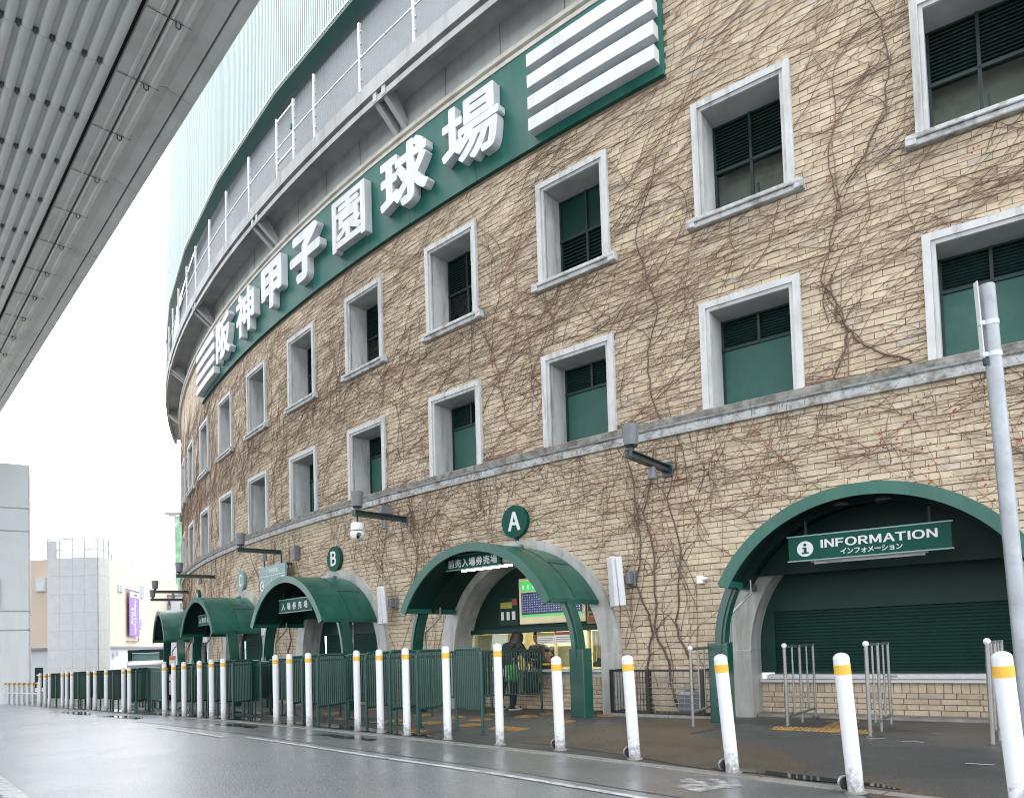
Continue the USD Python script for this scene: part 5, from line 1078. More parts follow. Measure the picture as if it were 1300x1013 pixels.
for txt, lx, ln, zc_ in (("Restaurant & Function", .06, .76, .57), ("& Dinner", -.22, .38, .56)):
    m = latin(txt, .3, .01); b = m.bounds; k_ = (z0 - z1) * ln / (b[1][0] - b[0][0]); m.apply_scale([k_, bw * .2 / .3, 1]); m = upright(m); b = m.bounds
    m = move(m, -(b[0][0] + b[1][0]) / 2, -.02, -(b[0][2] + b[1][2]) / 2); m = move(m, lx * bw, 0, z1 + (z0 - z1) * (1 - zc_), ry=PI / 2); part(bn, "lettering", bnp(m), "plain_white")
part(bn, "pole", cat(bnp(bx(0, .08, z0 + .08, bw * 1.3, .06, .06)), bnp(bx(0, .08, z1 - .35, bw * 1.2, .06, .06)), bnp(bx(bw * .5, .08, z1 - .2, .06, .06, .3))), "steel_dark")

gbld = thing("leaf_print_building", "narrow building with a green leaf print, just left of the stadium wall", "building")
gP = yb(222, 655, 70)
part(gbld, "wall", bx(gP[0] + 3.0, 73, gP[2] / 2 - 1, 6.0, 6.0, gP[2] + 2), "leaf_print"); part(gbld, "side_wall", bx(gP[0] - .35, 73.2, gP[2] / 2 - .8, .66, 6.0, gP[2] + 2.4), "concrete_pale"); part(gbld, "roof_edge", bx(gP[0] + 2.6, 70.0, gP[2] + .25, 7.0, .3, .2), "gallery_wall")
hs = thing("far_house", "pale low house far behind, between the peach building and the stadium", "building")
hP = yb(197, 757, 62); part(hs, "wall", bx(hP[0] + 1.9, 64, hP[2] / 2 - .6, 3.8, 4, hP[2] + 1.2), "base_wall"); part(hs, "window", cat(bx(hP[0] + .9, 61.98, hP[2] - .9, .9, .05, .5), bx(hP[0] + 2.6, 61.98, hP[2] - .9, .9, .05, .5)), "guide_grey_green"); part(hs, "roof", bx(hP[0] + 1.9, 64, hP[2] + .06, 4.1, 4.3, .12), "gallery_wall")

# white rail fence at far left
wf = thing("white_railing", "low white railing with rusty top rail at far left", "fence")
fa, fb = yb(49, 896, 27.0), yb(-22, 899, 31.5)
ht = .88
for k in range(13):
    P = fa + (fb - fa) * k / 12; g = float(gz(P[0], P[1])); part(wf, "post", tube([(P[0], P[1], g - .05), (P[0], P[1], g + ht)], .055, 10), "post_white", smooth=50); part(wf, "post_band", tube([(P[0], P[1], g + ht - .12), (P[0], P[1], g + ht - .06)], .057, 10), "bollard_yellow", smooth=50)
for z, m_ in ((.83, "tactile"), (.45, "post_white")):
    part(wf, "rail", tube([(P_[0], P_[1], float(gz(P_[0], P_[1])) + z) for P_ in (fa, (fa + fb) / 2, fb)], .03, 8), m_, smooth=50)

# parked white car beyond the barriers
cr = thing("white_car", "white car parked beyond the barriers, its bonnet and windscreen showing", "car", (-15.0, 29.6, float(gz(-15, 29.6))), math.radians(118))
bodyp = Polygon([(-2.1, .35), (-2.12, .75), (-1.9, .92), (-1.05, 1.0), (-.35, 1.48), (1.2, 1.55), (1.95, 1.1), (2.1, .9), (2.1, .35)])
def car_side(poly, w): m = upright(ext(poly, w)); return move(m, 0, w / 2)
part(cr, "body", car_side(Polygon([(-2.1, .3), (-2.14, .7), (-1.95, .9), (-1.05, 1.0), (2.0, 1.05), (2.12, .85), (2.1, .3)]).buffer(.04), 1.66), "car_white")
part(cr, "cabin", car_side(Polygon([(-1.1, .98), (-.35, 1.46), (1.25, 1.52), (1.9, 1.04)]).buffer(.02), 1.44), "glass_dark")
part(cr, "roof", car_side(Polygon([(-.42, 1.44), (-.3, 1.53), (1.2, 1.59), (1.4, 1.48), (1.2, 1.52), (-.3, 1.47)]), 1.40), "car_white")
for x in (-1.35, 1.35):
    for y in (-.8, .8):
        wheel = part(cr, "wheel", move(lathe([(0, -.09), (.27, -.09), (.31, -.06), (.31, .06), (.27, .09), (0, .09)], 20), x, y, .31, rx=PI / 2), "rubber_black"); part(wheel, "rim", move(lathe([(0, -.10), (.19, -.095), (.19, .095), (0, .10)], 14), x, y, .31, rx=PI / 2), "steel")
for y in (-.6, .6): part(cr, "headlight", bx(-2.12, y, .74, .06, .36, .14, .02), "glass_dark")
gs = thing("framed_shelter", "green framed shelter panel behind the white car", "shelter")
gA, gB = yb(165, 827, 36), yb(205, 826, 36); gz0 = -1.0
for P in (gA, gB): part(gs, "post", bx(P[0], 36, (P[2] + gz0) / 2, .16, .12, P[2] - gz0), "panel_green")
part(gs, "beam", bx((gA[0] + gB[0]) / 2, 36, gA[2], gB[0] - gA[0] + .16, .14, .16), "panel_green"); part(gs, "panel", bx((gA[0] + gB[0]) / 2, 36.05, (gA[2] + gz0) / 2, gB[0] - gA[0] - .1, .04, gA[2] - gz0 - .2), "guide_grey_green")
ob = thing("orange_notice", "small orange and white notice board below the farthest canopy", "notice", yb(219, 838, 27)); part(ob, "board", bx(0, 0, .0, .22, .03, .34), "plain_white"); part(ob, "heading", bx(0, -.02, .09, .22, .02, .15), "orange_board"); part(ob, "stake", bx(0, .02, -.6, .04, .03, 1.3), "steel")
gd = thing("green_notice", "dark green notice board beside the stair tower foot", "notice", yb(49.5, 860, 34)); part(gd, "board", bx(0, 0, .0, .36, .05, .95), "panel_green"); part(gd, "print", bx(0, -.03, .12, .2, .01, .06), "plain_white")

# ------------------------------------------------------------------ elevated expressway over the road
K = 1.8; ZV = 1.2 + 6.8 * K
vx = thing("elevated_expressway", "grey underside of the elevated expressway with rounded ribs and flat edge panels", "elevated road")
az = math.radians(-42.9); DV = np.array([math.sin(az), math.cos(az)]); NV = np.array([math.cos(az), -math.sin(az)])
def vpt(n, d, z): P = NV * n + DV * d; return (P[0], P[1], z)
def vstrip(prof, d0, d1):
    """closed (n, z) profile extruded along the road"""
    p = [(n, z) for n, z in prof]; k = len(p); V = [vpt(n, d0, z) for n, z in p] + [vpt(n, d1, z) for n, z in p]
    F = [];
    for j in range(k): l = (j + 1) % k; F += [[j, l, k + l], [j, k + l, k + j]]
    tv, tf = trimesh.creation.triangulate_polygon(Polygon(p), engine="earcut"); c0 = trimesh.Trimesh([vpt(n, d0, z) for n, z in tv], tf, process=False); c1 = trimesh.Trimesh([vpt(n, d1, z) for n, z in tv], tf, process=False)
    m = cat(trimesh.Trimesh(V, F, process=False), c0, c1); m.merge_vertices(); trimesh.repair.fix_normals(m); return m
JL = 1.13 * K; J0 = 7.80 * K
D0, D1 = J0 - JL * 9, J0 + JL * 34
js = [J0 + JL * k for k in range(-9, 35)]
nr0, pit, wid = 2.20, .1555, .098
nrib = 34
def ribprof(nc):
    r = wid / 2 * K; return [(nc * K + r * 1.06 * math.sin(a), ZV + .03 - r * .72 * math.cos(a)) for a in np.linspace(-1.75, 1.75, 11)]
cnt = 0
for k in range(nrib):
    nc = nr0 - k * pit
    segs = list(zip(js[:-1], js[1:])) if k < 7 else [(js[0], js[-1])]
    if k < 7: segs = [(js[0], js[8])] + list(zip(js[8:26], js[9:27])) + [(js[26], js[-1])]
    for a, b in segs: part(vx, "ribbed_cladding", vstrip(ribprof(nc), a + .006, b - .006), "viaduct_metal", smooth=40)
part(vx, "deck", vstrip([(-12 * K / 1.8, ZV + .05), (2.26 * K, ZV + .05), (2.26 * K, ZV + .30), (-12 * K / 1.8, ZV + .30)], D0, D1), "viaduct_panel")
for a in js[8:27]:
    for k in range(7): part(vx, "joint_bracket", vstrip([((nr0 - k * pit - .066) * K, ZV - .02), ((nr0 - k * pit - .066 + .022 - .034) * K, ZV - .02), ((nr0 - k * pit - .10) * K, ZV + .06), ((nr0 - k * pit - .05) * K, ZV + .06)], a - .07, a + .07), "viaduct_bracket")
P1 = [(2.305, .0), (2.42, .0), (2.428, -.035), (2.455, -.035), (2.47, .0), (2.515, .0), (2.515, .12), (2.305, .12)]
P2 = [(2.545, .0), (2.565, -.03), (2.585, .0), (2.655, .0), (2.675, -.035), (2.725, -.035), (2.745, .02), (2.745, .14), (2.545, .14)]
P3 = [(2.752, .06), (2.80, .10), (2.86, .12), (2.90, .075), (3.005, .05), (3.005, .25), (2.752, .25)]
P4 = [(3.028, .03), (3.10, -.01), (3.155, -.02), (3.17, .02), (3.19, .75), (3.028, .75)]
for prof_, nm in ((P1, "soffit_panel"), (P2, "soffit_panel"), (P3, "edge_soffit"), (P4, "parapet_panel")):
    pr_ = [(n * K, ZV + z) for n, z in prof_]; st = 1 if nm == "soffit_panel" else 2
    for i in range(0, len(js) - st, st):
        part(vx, nm, vstrip(pr_, js[i] + .008, js[i + st] - .008), "viaduct_panel")
part(vx, "backing", vstrip([(2.25 * K, ZV + .16), (3.15 * K, ZV + .30), (3.15 * K, ZV + .6), (2.25 * K, ZV + .6)], D0, D1), "viaduct_dark")
for a in js[6:34]:
    part(vx, "lifting_hook", tube([vpt(2.60 * K, a + .05, ZV + .0), vpt(2.60 * K, a + .05, ZV - .10), vpt(2.63 * K, a + .05, ZV - .12), vpt(2.65 * K, a + .05, ZV - .08), vpt(2.65 * K, a + .05, ZV)], .012, 6), "viaduct_dark")
    wob = [vpt(n * K, a + .006 * math.sin(n * 60), ZV - .03) for n in np.linspace(2.30, 2.76, 9)]
    part(vx, "joint_seal", tube(wob, .007, 5), "viaduct_dark")


# ------------------------------------------------------------------ people
import manifold3d as m3
def ball(p, r):
    return m3.Manifold.sphere(r, 14).translate([float(v) for v in p])
def hull(*pr):
    return m3.Manifold.batch_hull([ball(p, r) for p, r in pr])
def organic(parts, L=.025, it=8, lam=.5):
    a = parts[0]
    for b in parts[1:]: a = a + b
    a = a.refine_to_length(L); me = a.to_mesh(); m = trimesh.Trimesh(me.vert_properties[:, :3], me.tri_verts, process=True)
    trimesh.smoothing.filter_taubin(m, lamb=lam, nu=.53, iterations=it); return m
def hand(p, d, up, s=1.0, curl=.6):
    """palm and five bent fingers; p wrist, d direction of the fingers"""
    p, d, up = [np.asarray(v, float) for v in (p, d, up)]; d /= np.linalg.norm(d); sd = np.cross(d, up); sd /= np.linalg.norm(sd); up = np.cross(sd, d)
    out = [hull((p, .024 * s), (p + d * .085 * s + sd * .028 * s, .014 * s), (p + d * .085 * s - sd * .028 * s, .014 * s), (p + d * .03 * s, .022 * s))]
    for k, (o, l) in enumerate(((-.030, .060), (-.010, .072), (.010, .068), (.029, .052))):
        a = p + d * .088 * s + sd * o * s; b = a + (d * math.cos(curl) - up * math.sin(curl)) * l * .5 * s; c = b + (d * math.cos(2 * curl) - up * math.sin(2 * curl)) * l * .5 * s
        out += [hull((a, .0095 * s), (b, .0088 * s)), hull((b, .0088 * s), (c, .0075 * s))]
    a = p + d * .02 * s - sd * .028 * s; b = a + (d * .6 - sd * .7) * .045 * s; c = b + (d * .8 - up * .5) * .035 * s
    out += [hull((a, .013 * s), (b, .011 * s)), hull((b, .011 * s), (c, .009 * s))]
    return out
def head_parts(c, f, r=.098):
    c, f = np.asarray(c, float), np.asarray(f, float); f /= np.linalg.norm(f); s = np.cross(f, [0, 0, 1]); s /= np.linalg.norm(s); u = np.cross(s, f)
    return [hull((c + u * .02 - f * .015, r * .92), (c + u * .035 + f * .015, r * .82)), hull((c + f * .03, r * .72), (c - u * .075 + f * .045, r * .42)), hull((c + f * .095 + u * .01, .008), (c + f * .108 - u * .02, .014)),
            hull((c + s * .085, .02), (c + s * .088 - u * .02, .014)), hull((c - s * .085, .02), (c - s * .088 - u * .02, .014))], (f, s, u)
def face_bits(par, c, F):
    f, s, u = F; c = np.asarray(c, float)
    for k in (-1, 1): part(par, "eye", move(trimesh.creation.icosphere(2, .011), *(c + f * .082 + s * .032 * k + u * .012)), "eye_black", smooth=True)
    for k in (-1, 1): part(par, "eyebrow", tube([c + f * .088 + s * (.018) * k + u * .034, c + f * .084 + s * .046 * k + u * .034], .004, 6), "hair_dark")
    part(par, "mouth", tube([c + f * .082 + s * .022 - u * .056, c + f * .090 - u * .057, c + f * .082 - s * .022 - u * .056], .005, 6), "lip")
# woman leaning on the counter, seen from behind; local x along the wall, y towards the wall, z up
FT = gpt(671, 898); cW = (TH0 - math.atan2(FT[0] - CX, CY - FT[1])) / DTH
oW = math.hypot(FT[0] - CX, FT[1] - CY) - R
oW = .02
locW = wp(cW, oW, 0); gW = float(gz(locW[0], locW[1])) + .006
wm_ = thing("person", "woman with long dark hair in dark jacket and jeans leaning at the ticket window", "person", (locW[0], locW[1], gW), th_of(cW))
S = .965
P = lambda *v: np.array(v) * (S * 1.18, S, S)
hipL, hipR = P(-.09, .02, .86), P(.09, .02, .86)
kneeL, kneeR = P(-.10, -.02, .48), P(.12, .05, .48); ankL, ankR = P(-.12, -.12, .075), P(.16, -.06, .085)
chest, neck = P(0.0, .20, 1.22), P(.01, .28, 1.37); hc = P(.03, .33, 1.49)
shL, shR = P(-.17, .22, 1.30), P(.17, .22, 1.30); elL, elR = P(-.25, .33, 1.06), P(.27, .30, 1.06); wrL, wrR = P(-.10, .44, 1.02), P(.20, .46, .98)
hp_, FH = head_parts(hc, P(.15, .9, -.25), .098 * S)
body = [hull((hipL, .115), (hipR, .115), (P(0, .09, 1.02), .12)), hull((P(0, .09, 1.02), .12), (chest, .125)), hull((chest, .12), (shL, .06), (shR, .06)), hull((neck, .05), (hc, .052)),
        hull((hipL, .095), (kneeL, .062)), hull((kneeL, .062), (ankL, .040)), hull((hipR, .095), (kneeR, .062)), hull((kneeR, .062), (ankR, .040)),
        hull((ankL, .040), (ankL + P(.0, .10, -.035), .035)), hull((ankR, .040), (ankR + P(.05, .10, -.035), .035)),
        hull((shL, .055), (elL, .042)), hull((elL, .042), (wrL, .028)), hull((shR, .055), (elR, .042)), hull((elR, .042), (wrR, .028))] + hp_ + hand(wrL, (.2, .9, -.2), (0, .3, 1), .92) + hand(wrR, (-.1, .9, -.3), (0, .3, 1), .92)
bd_ = part(wm_, "body", organic(body, .022, 6), "skin", smooth=True)
face_bits(wm_, hc, FH)
jk = organic([hull((hipL + P(-.01, 0, -.03), .135), (hipR + P(.01, 0, -.03), .135), (P(0, .09, 1.02), .145)), hull((P(0, .09, 1.02), .145), (chest, .15)), hull((chest, .145), (shL, .085), (shR, .085)), hull((shL, .085), (neck + P(0, -.02, -.02), .07), (shR, .085)),
              hull((shL, .082), (elL, .068)), hull((elL, .068), (wrL + (elL - wrL) * .12, .046)), hull((shR, .082), (elR, .068)), hull((elR, .068), (wrR + (elR - wrR) * .12, .046)), hull((P(-.07, .10, 1.33), .05), (P(.09, .10, 1.33), .05), (P(0, .12, 1.24), .06))], .022, 6)
part(wm_, "jacket", jk, "coat_dark", smooth=True)
jn = organic([hull((hipL + P(0, 0, -.04), .125), (hipR + P(0, 0, -.04), .125)), hull((hipL, .112), (kneeL, .082)), hull((kneeL, .082), (ankL + P(0, 0, .05), .064)), hull((hipR, .112), (kneeR, .082)), hull((kneeR, .082), (ankR + P(0, 0, .05), .064))], .022, 6)
part(wm_, "jeans", jn, "denim", smooth=True)
def lock(k, n=13):
    a = -1.9 + 3.8 * k / (n - 1); f, s, u = FH
    st = hc + u * .085 + (-f * math.cos(a) + s * math.sin(a)) * .03; o = (-f * math.cos(a) + s * math.sin(a))
    pts = [st, hc + u * .05 + o * .088, hc - u * .03 + o * .104, hc - u * .12 + o * .098 - f * .02, hc - u * .24 + o * .085 - f * .045 + s * .01 * math.sin(k * 2.1), hc - u * .34 + o * .07 - f * .05 + s * .02 * math.sin(k * 1.3)]
    r = [.035, .040, .042, .040, .030, .010]; return [hull((pts[i], r[i]), (pts[i + 1], r[i + 1])) for i in range(5)]
hr = []
for k in range(13): hr += lock(k)
part(wm_, "hair", organic(hr + [ball(hc + FH[2] * .03 - FH[0] * .02, .102)], .016, 4), "hair_dark", smooth=True)
for ak, dx in ((ankL, .0), (ankR, .35)):
    d_ = np.array([dx, 1.0, 0]); d_ /= np.linalg.norm(d_); b0 = np.array([ak[0], ak[1], 0])
    sh = organic([hull((b0 - d_ * .05 + (0, 0, .055), .042), (b0 + d_ * .07 + (0, 0, .050), .040), (b0 + d_ * .16 + (0, 0, .042), .030)), hull((b0 + (0, 0, .075), .045), (b0 + (0, 0, .05), .045))], .014, 4)
    sh_ = part(wm_, "shoe", sh, "shoe_black", smooth=True)
    q_ = shapely.LineString([tuple((b0 - d_ * .055)[:2]), tuple((b0 + d_ * .165)[:2])]).buffer(.042); part(sh_, "sole", move(ext(q_, .028), 0, 0, .001), "plain_white")
bg_ = thing("shopping_bag", "bright green and white plastic bag hanging at the woman's side", "bag", (locW[0], locW[1], gW), th_of(cW))
part(bg_, "bag", move(lathe([(0, 0), (.11, 0.0), (.14, .03), (.15, .18), (.135, .30), (.11, .34), (.10, .34)], 20), .17, -.06, .56).apply_transform(np.diag([1, 1, 1, 1.0])), "bag_green", smooth=40)
part(bg_, "white_print", cat(move(bx(0, 0, 0, .09, .008, .15), .13, -.206, .75, rx=.05), move(bx(0, 0, 0, .05, .008, .10), .23, -.195, .65, rx=.0, rz=.4), move(bx(0, 0, 0, .10, .008, .05), .15, -.20, .86)), "plain_white")
part(bg_, "handle", cat(tube([(.12, -.05, .88), (.16, .0, 1.0), (.20, .03, 1.06), (.22, -.02, 1.0), (.23, -.05, .88)], .010, 6)), "plain_white")
b2 = thing("shoulder_bag", "black bag resting against the counter right of the woman", "bag", (locW[0], locW[1], gW), th_of(cW))
part(b2, "bag", organic([hull((P(.44, .05, .42), .09), (P(.58, .10, .44), .09), (P(.42, .06, .66), .07), (P(.56, .12, .70), .06))], .03, 5), "bag_black", smooth=True); part(b2, "strap", tube([P(.42, .06, .70), P(.36, .14, .98), P(.27, .26, 1.14), P(.40, .16, .98), P(.55, .11, .72)], .014, 6), "bag_black")
# clerks inside the office
def clerk(label, lx, y, zseat, extra):
    loc = wp(cA, -y, 0, lx); t = thing("person", label, "person", (loc[0], loc[1], zseat), th_of(cA))
    hc_ = np.array([0, 0, .0]); hp2, F2 = head_parts(hc_, (.05, -1, -.08))
    b = hp2 + [hull((hc_ + (0, .01, -.10), .05), (hc_ + (0, .02, -.17), .055)), hull((hc_ + (0, .03, -.27), .11), (hc_ + (-.15, .03, -.22), .06), (hc_ + (.15, .03, -.22), .06)), hull((hc_ + (0, .03, -.27), .12), (hc_ + (0, .04, -.52), .13)),
               hull((hc_ + (-.17, .03, -.23), .05), (hc_ + (-.22, -.05, -.45), .04)), hull((hc_ + (-.22, -.05, -.45), .04), (hc_ + (-.10, -.20, -.46), .028)), hull((hc_ + (.17, .03, -.23), .05), (hc_ + (.22, -.05, -.45), .04)), hull((hc_ + (.22, -.05, -.45), .04), (hc_ + (.10, -.20, -.46), .028))]
    b += hand(hc_ + (-.10, -.20, -.46), (.3, -1, 0), (0, 0, 1), .9) + hand(hc_ + (.10, -.20, -.46), (-.3, -1, 0), (0, 0, 1), .9)
    part(t, "body", organic(b, .022, 5), "skin", smooth=True); face_bits(t, hc_, F2)
    sh = organic([hull((hc_ + (0, .03, -.27), .135), (hc_ + (-.16, .03, -.22), .08), (hc_ + (.16, .03, -.22), .08)), hull((hc_ + (0, .03, -.27), .14), (hc_ + (0, .04, -.54), .15)), hull((hc_ + (-.17, .03, -.23), .075), (hc_ + (-.22, -.05, -.45), .06)), hull((hc_ + (.17, .03, -.23), .075), (hc_ + (.22, -.05, -.45), .06)), hull((hc_ + (-.22, -.05, -.45), .06), (hc_ + (-.13, -.16, -.46), .045)), hull((hc_ + (.22, -.05, -.45), .06), (hc_ + (.13, -.16, -.46), .045))], .022, 5)
    part(t, "shirt", sh, "clerk_shirt", smooth=True)
    f, s, u = F2
    hair = organic([hull((hc_ + u * .05 - f * .03, .098), (hc_ - u * .02 - f * .045, .085)), hull((hc_ + u * .075 + f * .02, .07), (hc_ + u * .06 - f * .02, .08)), hull((hc_ + s * .085 + u * .02 - f * .02, .03), (hc_ + s * .088 - u * .05 - f * .03, .028)), hull((hc_ - s * .085 + u * .02 - f * .02, .03), (hc_ - s * .088 - u * .05 - f * .03, .028))], .018, 4)
    part(t, "hair", hair, "hair_dark", smooth=True)
    if extra:
        for z in (-.19, -.36): part(t, "scarf_stripe", move(lathe([(.155, -.02), (.165, -.015), (.165, .015), (.155, .02)], 20), 0, .03, z), "stripe_yellow")
    return t
clerk("clerk facing out behind the ticket window, half hidden by the woman's head", -.29, DREC + .32, 1.33, False)
clerk("seated clerk with dark hair and striped yellow scarf behind the ticket window", .14, DREC + .14, .975, True)

# ------------------------------------------------------------------ bare ivy on the bricks
wins = np.array([(s_of(c) - HWIN, s_of(c) + HWIN, z0 - (.16 if row == "u" else .1), z1) for c, row, z0, z1 in WINS])
def blocked(s, z, pad=-.05):
    if ((s > wins[:, 0] - pad) & (s < wins[:, 1] + pad) & (z > wins[:, 2] - pad) & (z < wins[:, 3] + pad)).any(): return True
    c = -s / COL
    if z > 10.88 and 1.385 < c < 8.1: return True
    if z < 3.3:
        for cc_ in CAN:
            if abs(s - s_of(cc_)) < 2.27 and math.hypot(s - s_of(cc_), max(z - ZC, 0)) < 2.27: return True
    return z > 12.9
curves, widths, tints = [], [], []
def walk(s, z, a, L, r0, wob, pull, apref, step=.07, hug=.0):
    pts, wd = [], []; n = int(L / step); da = 0.0
    for i in range(n):
        if blocked(s, z):
            if i < 3: return
            break
        pts.append((s, .012 + .008 * (1 + math.sin(i * .9 + s * 3)) + (.075 if 4.68 < z < 4.97 else 0), z)); wd.append(r0 * (1 - .7 * i / n))
        da = .75 * da + rnd.gauss(0, wob) ; a += da + pull * math.sin(apref - a)
        s += math.cos(a) * step; z += math.sin(a) * step
        if rnd.random() < .04 and r0 > .0042 and i > 3:
            walk(s, z, a + rnd.choice((-1, 1)) * rnd.uniform(.35, 1.1), L * rnd.uniform(.15, .5), r0 * .62, wob, pull * .5, apref + rnd.uniform(-.6, .6))
    if len(pts) > 3: curves.append(pts); widths.append(wd)
# upper zone: dense sideways runners, mostly following the courses or slanting across them
for _ in range(3500):
    c = rnd.uniform(-1.2, 11.5) if rnd.random() < .35 else rnd.uniform(1.5, 11.5)
    z = rnd.uniform(4.95, 11.0)
    if c < 1.4 and rnd.random() < .30: z = rnd.uniform(10, 12.8)
    a = rnd.choice((0, 0, PI)) + rnd.gauss(.16, .28)
    walk(s_of(c), z, a, rnd.uniform(.8, 3.6), rnd.uniform(.0028, .0052), .045, .05, a)
for _ in range(1150):          # right-hand wall: long thin stems slanting up to the right
    c = rnd.uniform(-1.6, 2.6); z = rnd.uniform(4.95, 12.8); a = rnd.gauss(.42, .33) + (PI if rnd.random() < .18 else 0)
    walk(s_of(c), z, a, rnd.uniform(.8, 3.8), rnd.uniform(.0028, .0055), .034, .05, a)
for _ in range(500):           # and over the bricks above the two near arches
    c = rnd.uniform(-1.0, 4.6); z = rnd.uniform(2.9, 4.6); a = rnd.choice((PI / 2, PI / 2, .3, PI - .3)) + rnd.gauss(0, .35)
    walk(s_of(c), z, a, rnd.uniform(.5, 2.2), rnd.uniform(.003, .0055), .05, .05, a)
for _ in range(230):           # heavier climbing stems
    c = rnd.uniform(-1.2, 11.0); a = PI / 2 + rnd.gauss(0, .55)
    walk(s_of(c), rnd.uniform(4.9, 8.5), a, rnd.uniform(1.5, 5.0), rnd.uniform(.005, .0095), .06, .05, PI / 2 + rnd.gauss(0, .5))
# below the string course: many upright stems with short cross runners
for _ in range(640):
    c = rnd.uniform(-1.0, 10.8); up_ = rnd.random() < .72
    a = PI / 2 + rnd.gauss(0, .18) if up_ else rnd.choice((0, PI)) + rnd.gauss(0, .25)
    walk(s_of(c), rnd.uniform(-.05, 3.2) if up_ else rnd.uniform(1.8, 4.5), a, rnd.uniform(1.2, 4.6) if up_ else rnd.uniform(.4, 1.6), rnd.uniform(.0035, .007), .06, .09 if up_ else .04, PI / 2 if up_ else a)
for _ in range(500):
    c = rnd.uniform(-1.0, 10.8); a = rnd.choice((0, PI)) + rnd.gauss(0, .35)
    walk(s_of(c), rnd.uniform(3.1, 4.62), a, rnd.uniform(.4, 1.8), rnd.uniform(.003, .005), .05, .04, a)
for _ in range(160):           # along the string course
    c = rnd.uniform(-1.0, 11); walk(s_of(c), rnd.uniform(4.93, 5.05), rnd.choice((0, PI)) + rnd.gauss(0, .05), rnd.uniform(.8, 2.2), rnd.uniform(.005, .009), .03, .1, 0)
iv = thing("ivy_network", "fine network of bare brown ivy stems spread over the brick wall", "ivy", kind="stuff")
bc = UsdGeom.BasisCurves.Define(stage, _path(iv, "stems")); bc.CreateTypeAttr("linear")
bc.CreateCurveVertexCountsAttr([len(w) for w in curves]); bc.CreatePointsAttr(Vt.Vec3fArray.FromNumpy(bend(np.vstack(curves)).astype(np.float32)))
bc.CreateWidthsAttr(Vt.FloatArray.FromNumpy((2 * np.concatenate(widths)).astype(np.float32))); bc.SetWidthsInterpolation("vertex")
UsdShade.MaterialBindingAPI.Apply(bc.GetPrim()).Bind(MAT["vine_bark"]); say(bc.GetPrim(), kind="stuff")
# thick trunks that can be told apart
def trunk(path, r0, r1, label):
    p = np.array(path, float); t = np.linspace(0, len(p) - 1, 26); q_ = np.stack([np.interp(t, np.arange(len(p)), p[:, k]) for k in range(2)], 1)
    q_[:, 0] += .025 * np.sin(np.arange(26) * 1.1 + p[0, 0]); q_[:, 0] += .012 * np.sin(np.arange(26) * 2.7 + p[0, 0])
    w = bend(np.stack([q_[:, 0], np.full(26, .03) + .01 * np.sin(np.arange(26)), q_[:, 1]], 1)); tt = thing("ivy_vine", label, "vine", group="thick ivy stems rising from the foot of the wall")
    part(tt, "stem", tube(w, np.linspace(r0, r1, 26), 7), "vine_trunk", smooth=50)
    for j in (9, 15, 20):
        sgn = rnd.choice((-1, 1)); b = np.array([q_[j] + (sgn * .30 * u_, .42 * u_ + .05 * math.sin(u_ * 5)) for u_ in np.linspace(0, 1, 8)])
        part(tt, "side_shoot", tube(bend(np.stack([b[:, 0], np.full(8, .03), b[:, 1]], 1)), np.linspace(r1 * .9, .004, 8), 6), "vine_trunk", smooth=50)
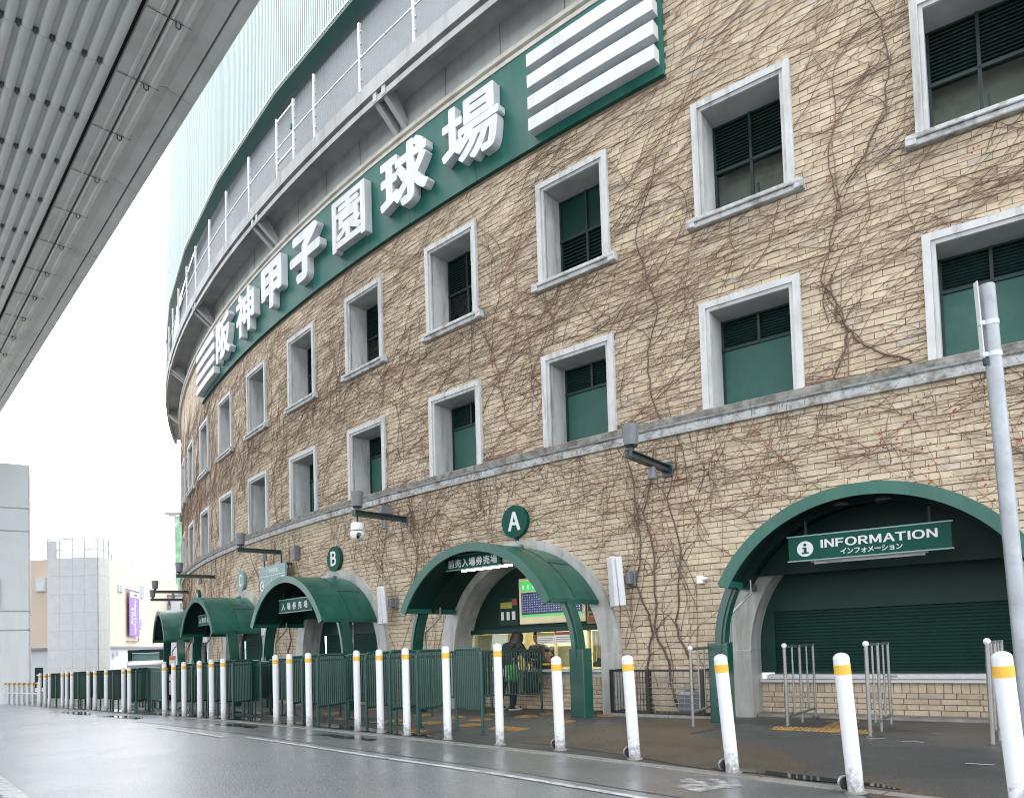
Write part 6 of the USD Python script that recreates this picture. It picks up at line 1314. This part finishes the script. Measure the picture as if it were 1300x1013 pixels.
for path, r0, r1, lab in [
    ([(s_of(1.60), -.05), (s_of(1.63), .7), (s_of(1.58), 1.3), (s_of(1.66), 2.2), (s_of(1.63), 3.2), (s_of(1.70), 4.5)], .020, .010, "thick reddish ivy stem rising behind the low black fence, left of three"),
    ([(s_of(1.45), -.05), (s_of(1.50), .8), (s_of(1.57), 1.45), (s_of(1.55), 2.4), (s_of(1.60), 3.4), (s_of(1.53), 4.5)], .022, .010, "thick ivy stem rising behind the low black fence, middle of three"),
    ([(s_of(1.34), -.05), (s_of(1.38), .8), (s_of(1.45), 1.5), (s_of(1.40), 2.5), (s_of(1.46), 3.6), (s_of(1.40), 4.5)], .018, .009, "thick ivy stem rising behind the low black fence, right of three"),
    ([(s_of(3.42), -.1), (s_of(3.40), 1.0), (s_of(3.48), 2.2), (s_of(3.42), 3.4), (s_of(3.50), 4.5)], .018, .009, "thick ivy stem between canopies A and B"),
    ([(s_of(5.45), -.1), (s_of(5.40), .8), (s_of(5.30), 1.6), (s_of(5.36), 2.6), (s_of(5.30), 4.4)], .020, .009, "slanting reddish ivy stem left of arch B"),
    ([(s_of(.62), 5.0), (s_of(.55), 5.7), (s_of(.66), 6.6), (s_of(.58), 7.4), (s_of(.60), 8.6)], .013, .008, "curling ivy stem between the two large lower windows on the right"),
    ([(s_of(.30), 5.0), (s_of(.48), 5.35), (s_of(.60), 5.9), (s_of(.62), 6.6)], .016, .009, "thick ivy stem curving up from the ledge right of the second lower window"),
    ([(s_of(1.50), 5.0), (s_of(1.56), 5.9), (s_of(1.48), 7.0), (s_of(1.60), 8.2), (s_of(1.45), 9.6)], .014, .008, "tall ivy stem between the two nearest window columns"),
    ([(s_of(.52), 7.9), (s_of(.36), 8.7), (s_of(.33), 9.6), (s_of(.42), 10.8)], .013, .008, "ivy stem slanting up to the top right window")]: trunk(path, r0, r1, lab)
# last red leaves
V, F, n = [], [], 0
for _ in range(420):
    c = rnd.uniform(-.8, 3.2) if rnd.random() < .8 else rnd.uniform(3, 8); zc_ = rnd.uniform(2.4, 4.5) if rnd.random() < .75 else rnd.uniform(5, 8)
    c += 0; s_ = s_of(c)
    if blocked(s_, zc_, .05): continue
    for _k in range(rnd.randrange(1, 5)):
        a = rnd.uniform(0, 6.28); w_ = rnd.uniform(.012, .032); ss, z_ = s_ + rnd.gauss(0, .07), zc_ + rnd.gauss(0, .05); o_ = rnd.uniform(.03, .055)
        pts = [(ss, o_, z_), (ss + w_ * math.cos(a), o_ + .01, z_ + w_ * math.sin(a)), (ss + w_ * 1.6 * math.cos(a + .5), o_ - .005, z_ + w_ * 1.6 * math.sin(a + .5)), (ss + w_ * math.cos(a + 1.1), o_ + .012, z_ + w_ * math.sin(a + 1.1))]
        V += pts; F += [[n, n + 1, n + 2], [n, n + 2, n + 3]]; n += 4
lv_ = thing("ivy_leaves", "last small red and orange ivy leaves on the lower wall", "leaves", kind="stuff")
part(lv_, "leaf", trimesh.Trimesh(bend(V), F, process=False), "dead_leaf", kind="stuff")
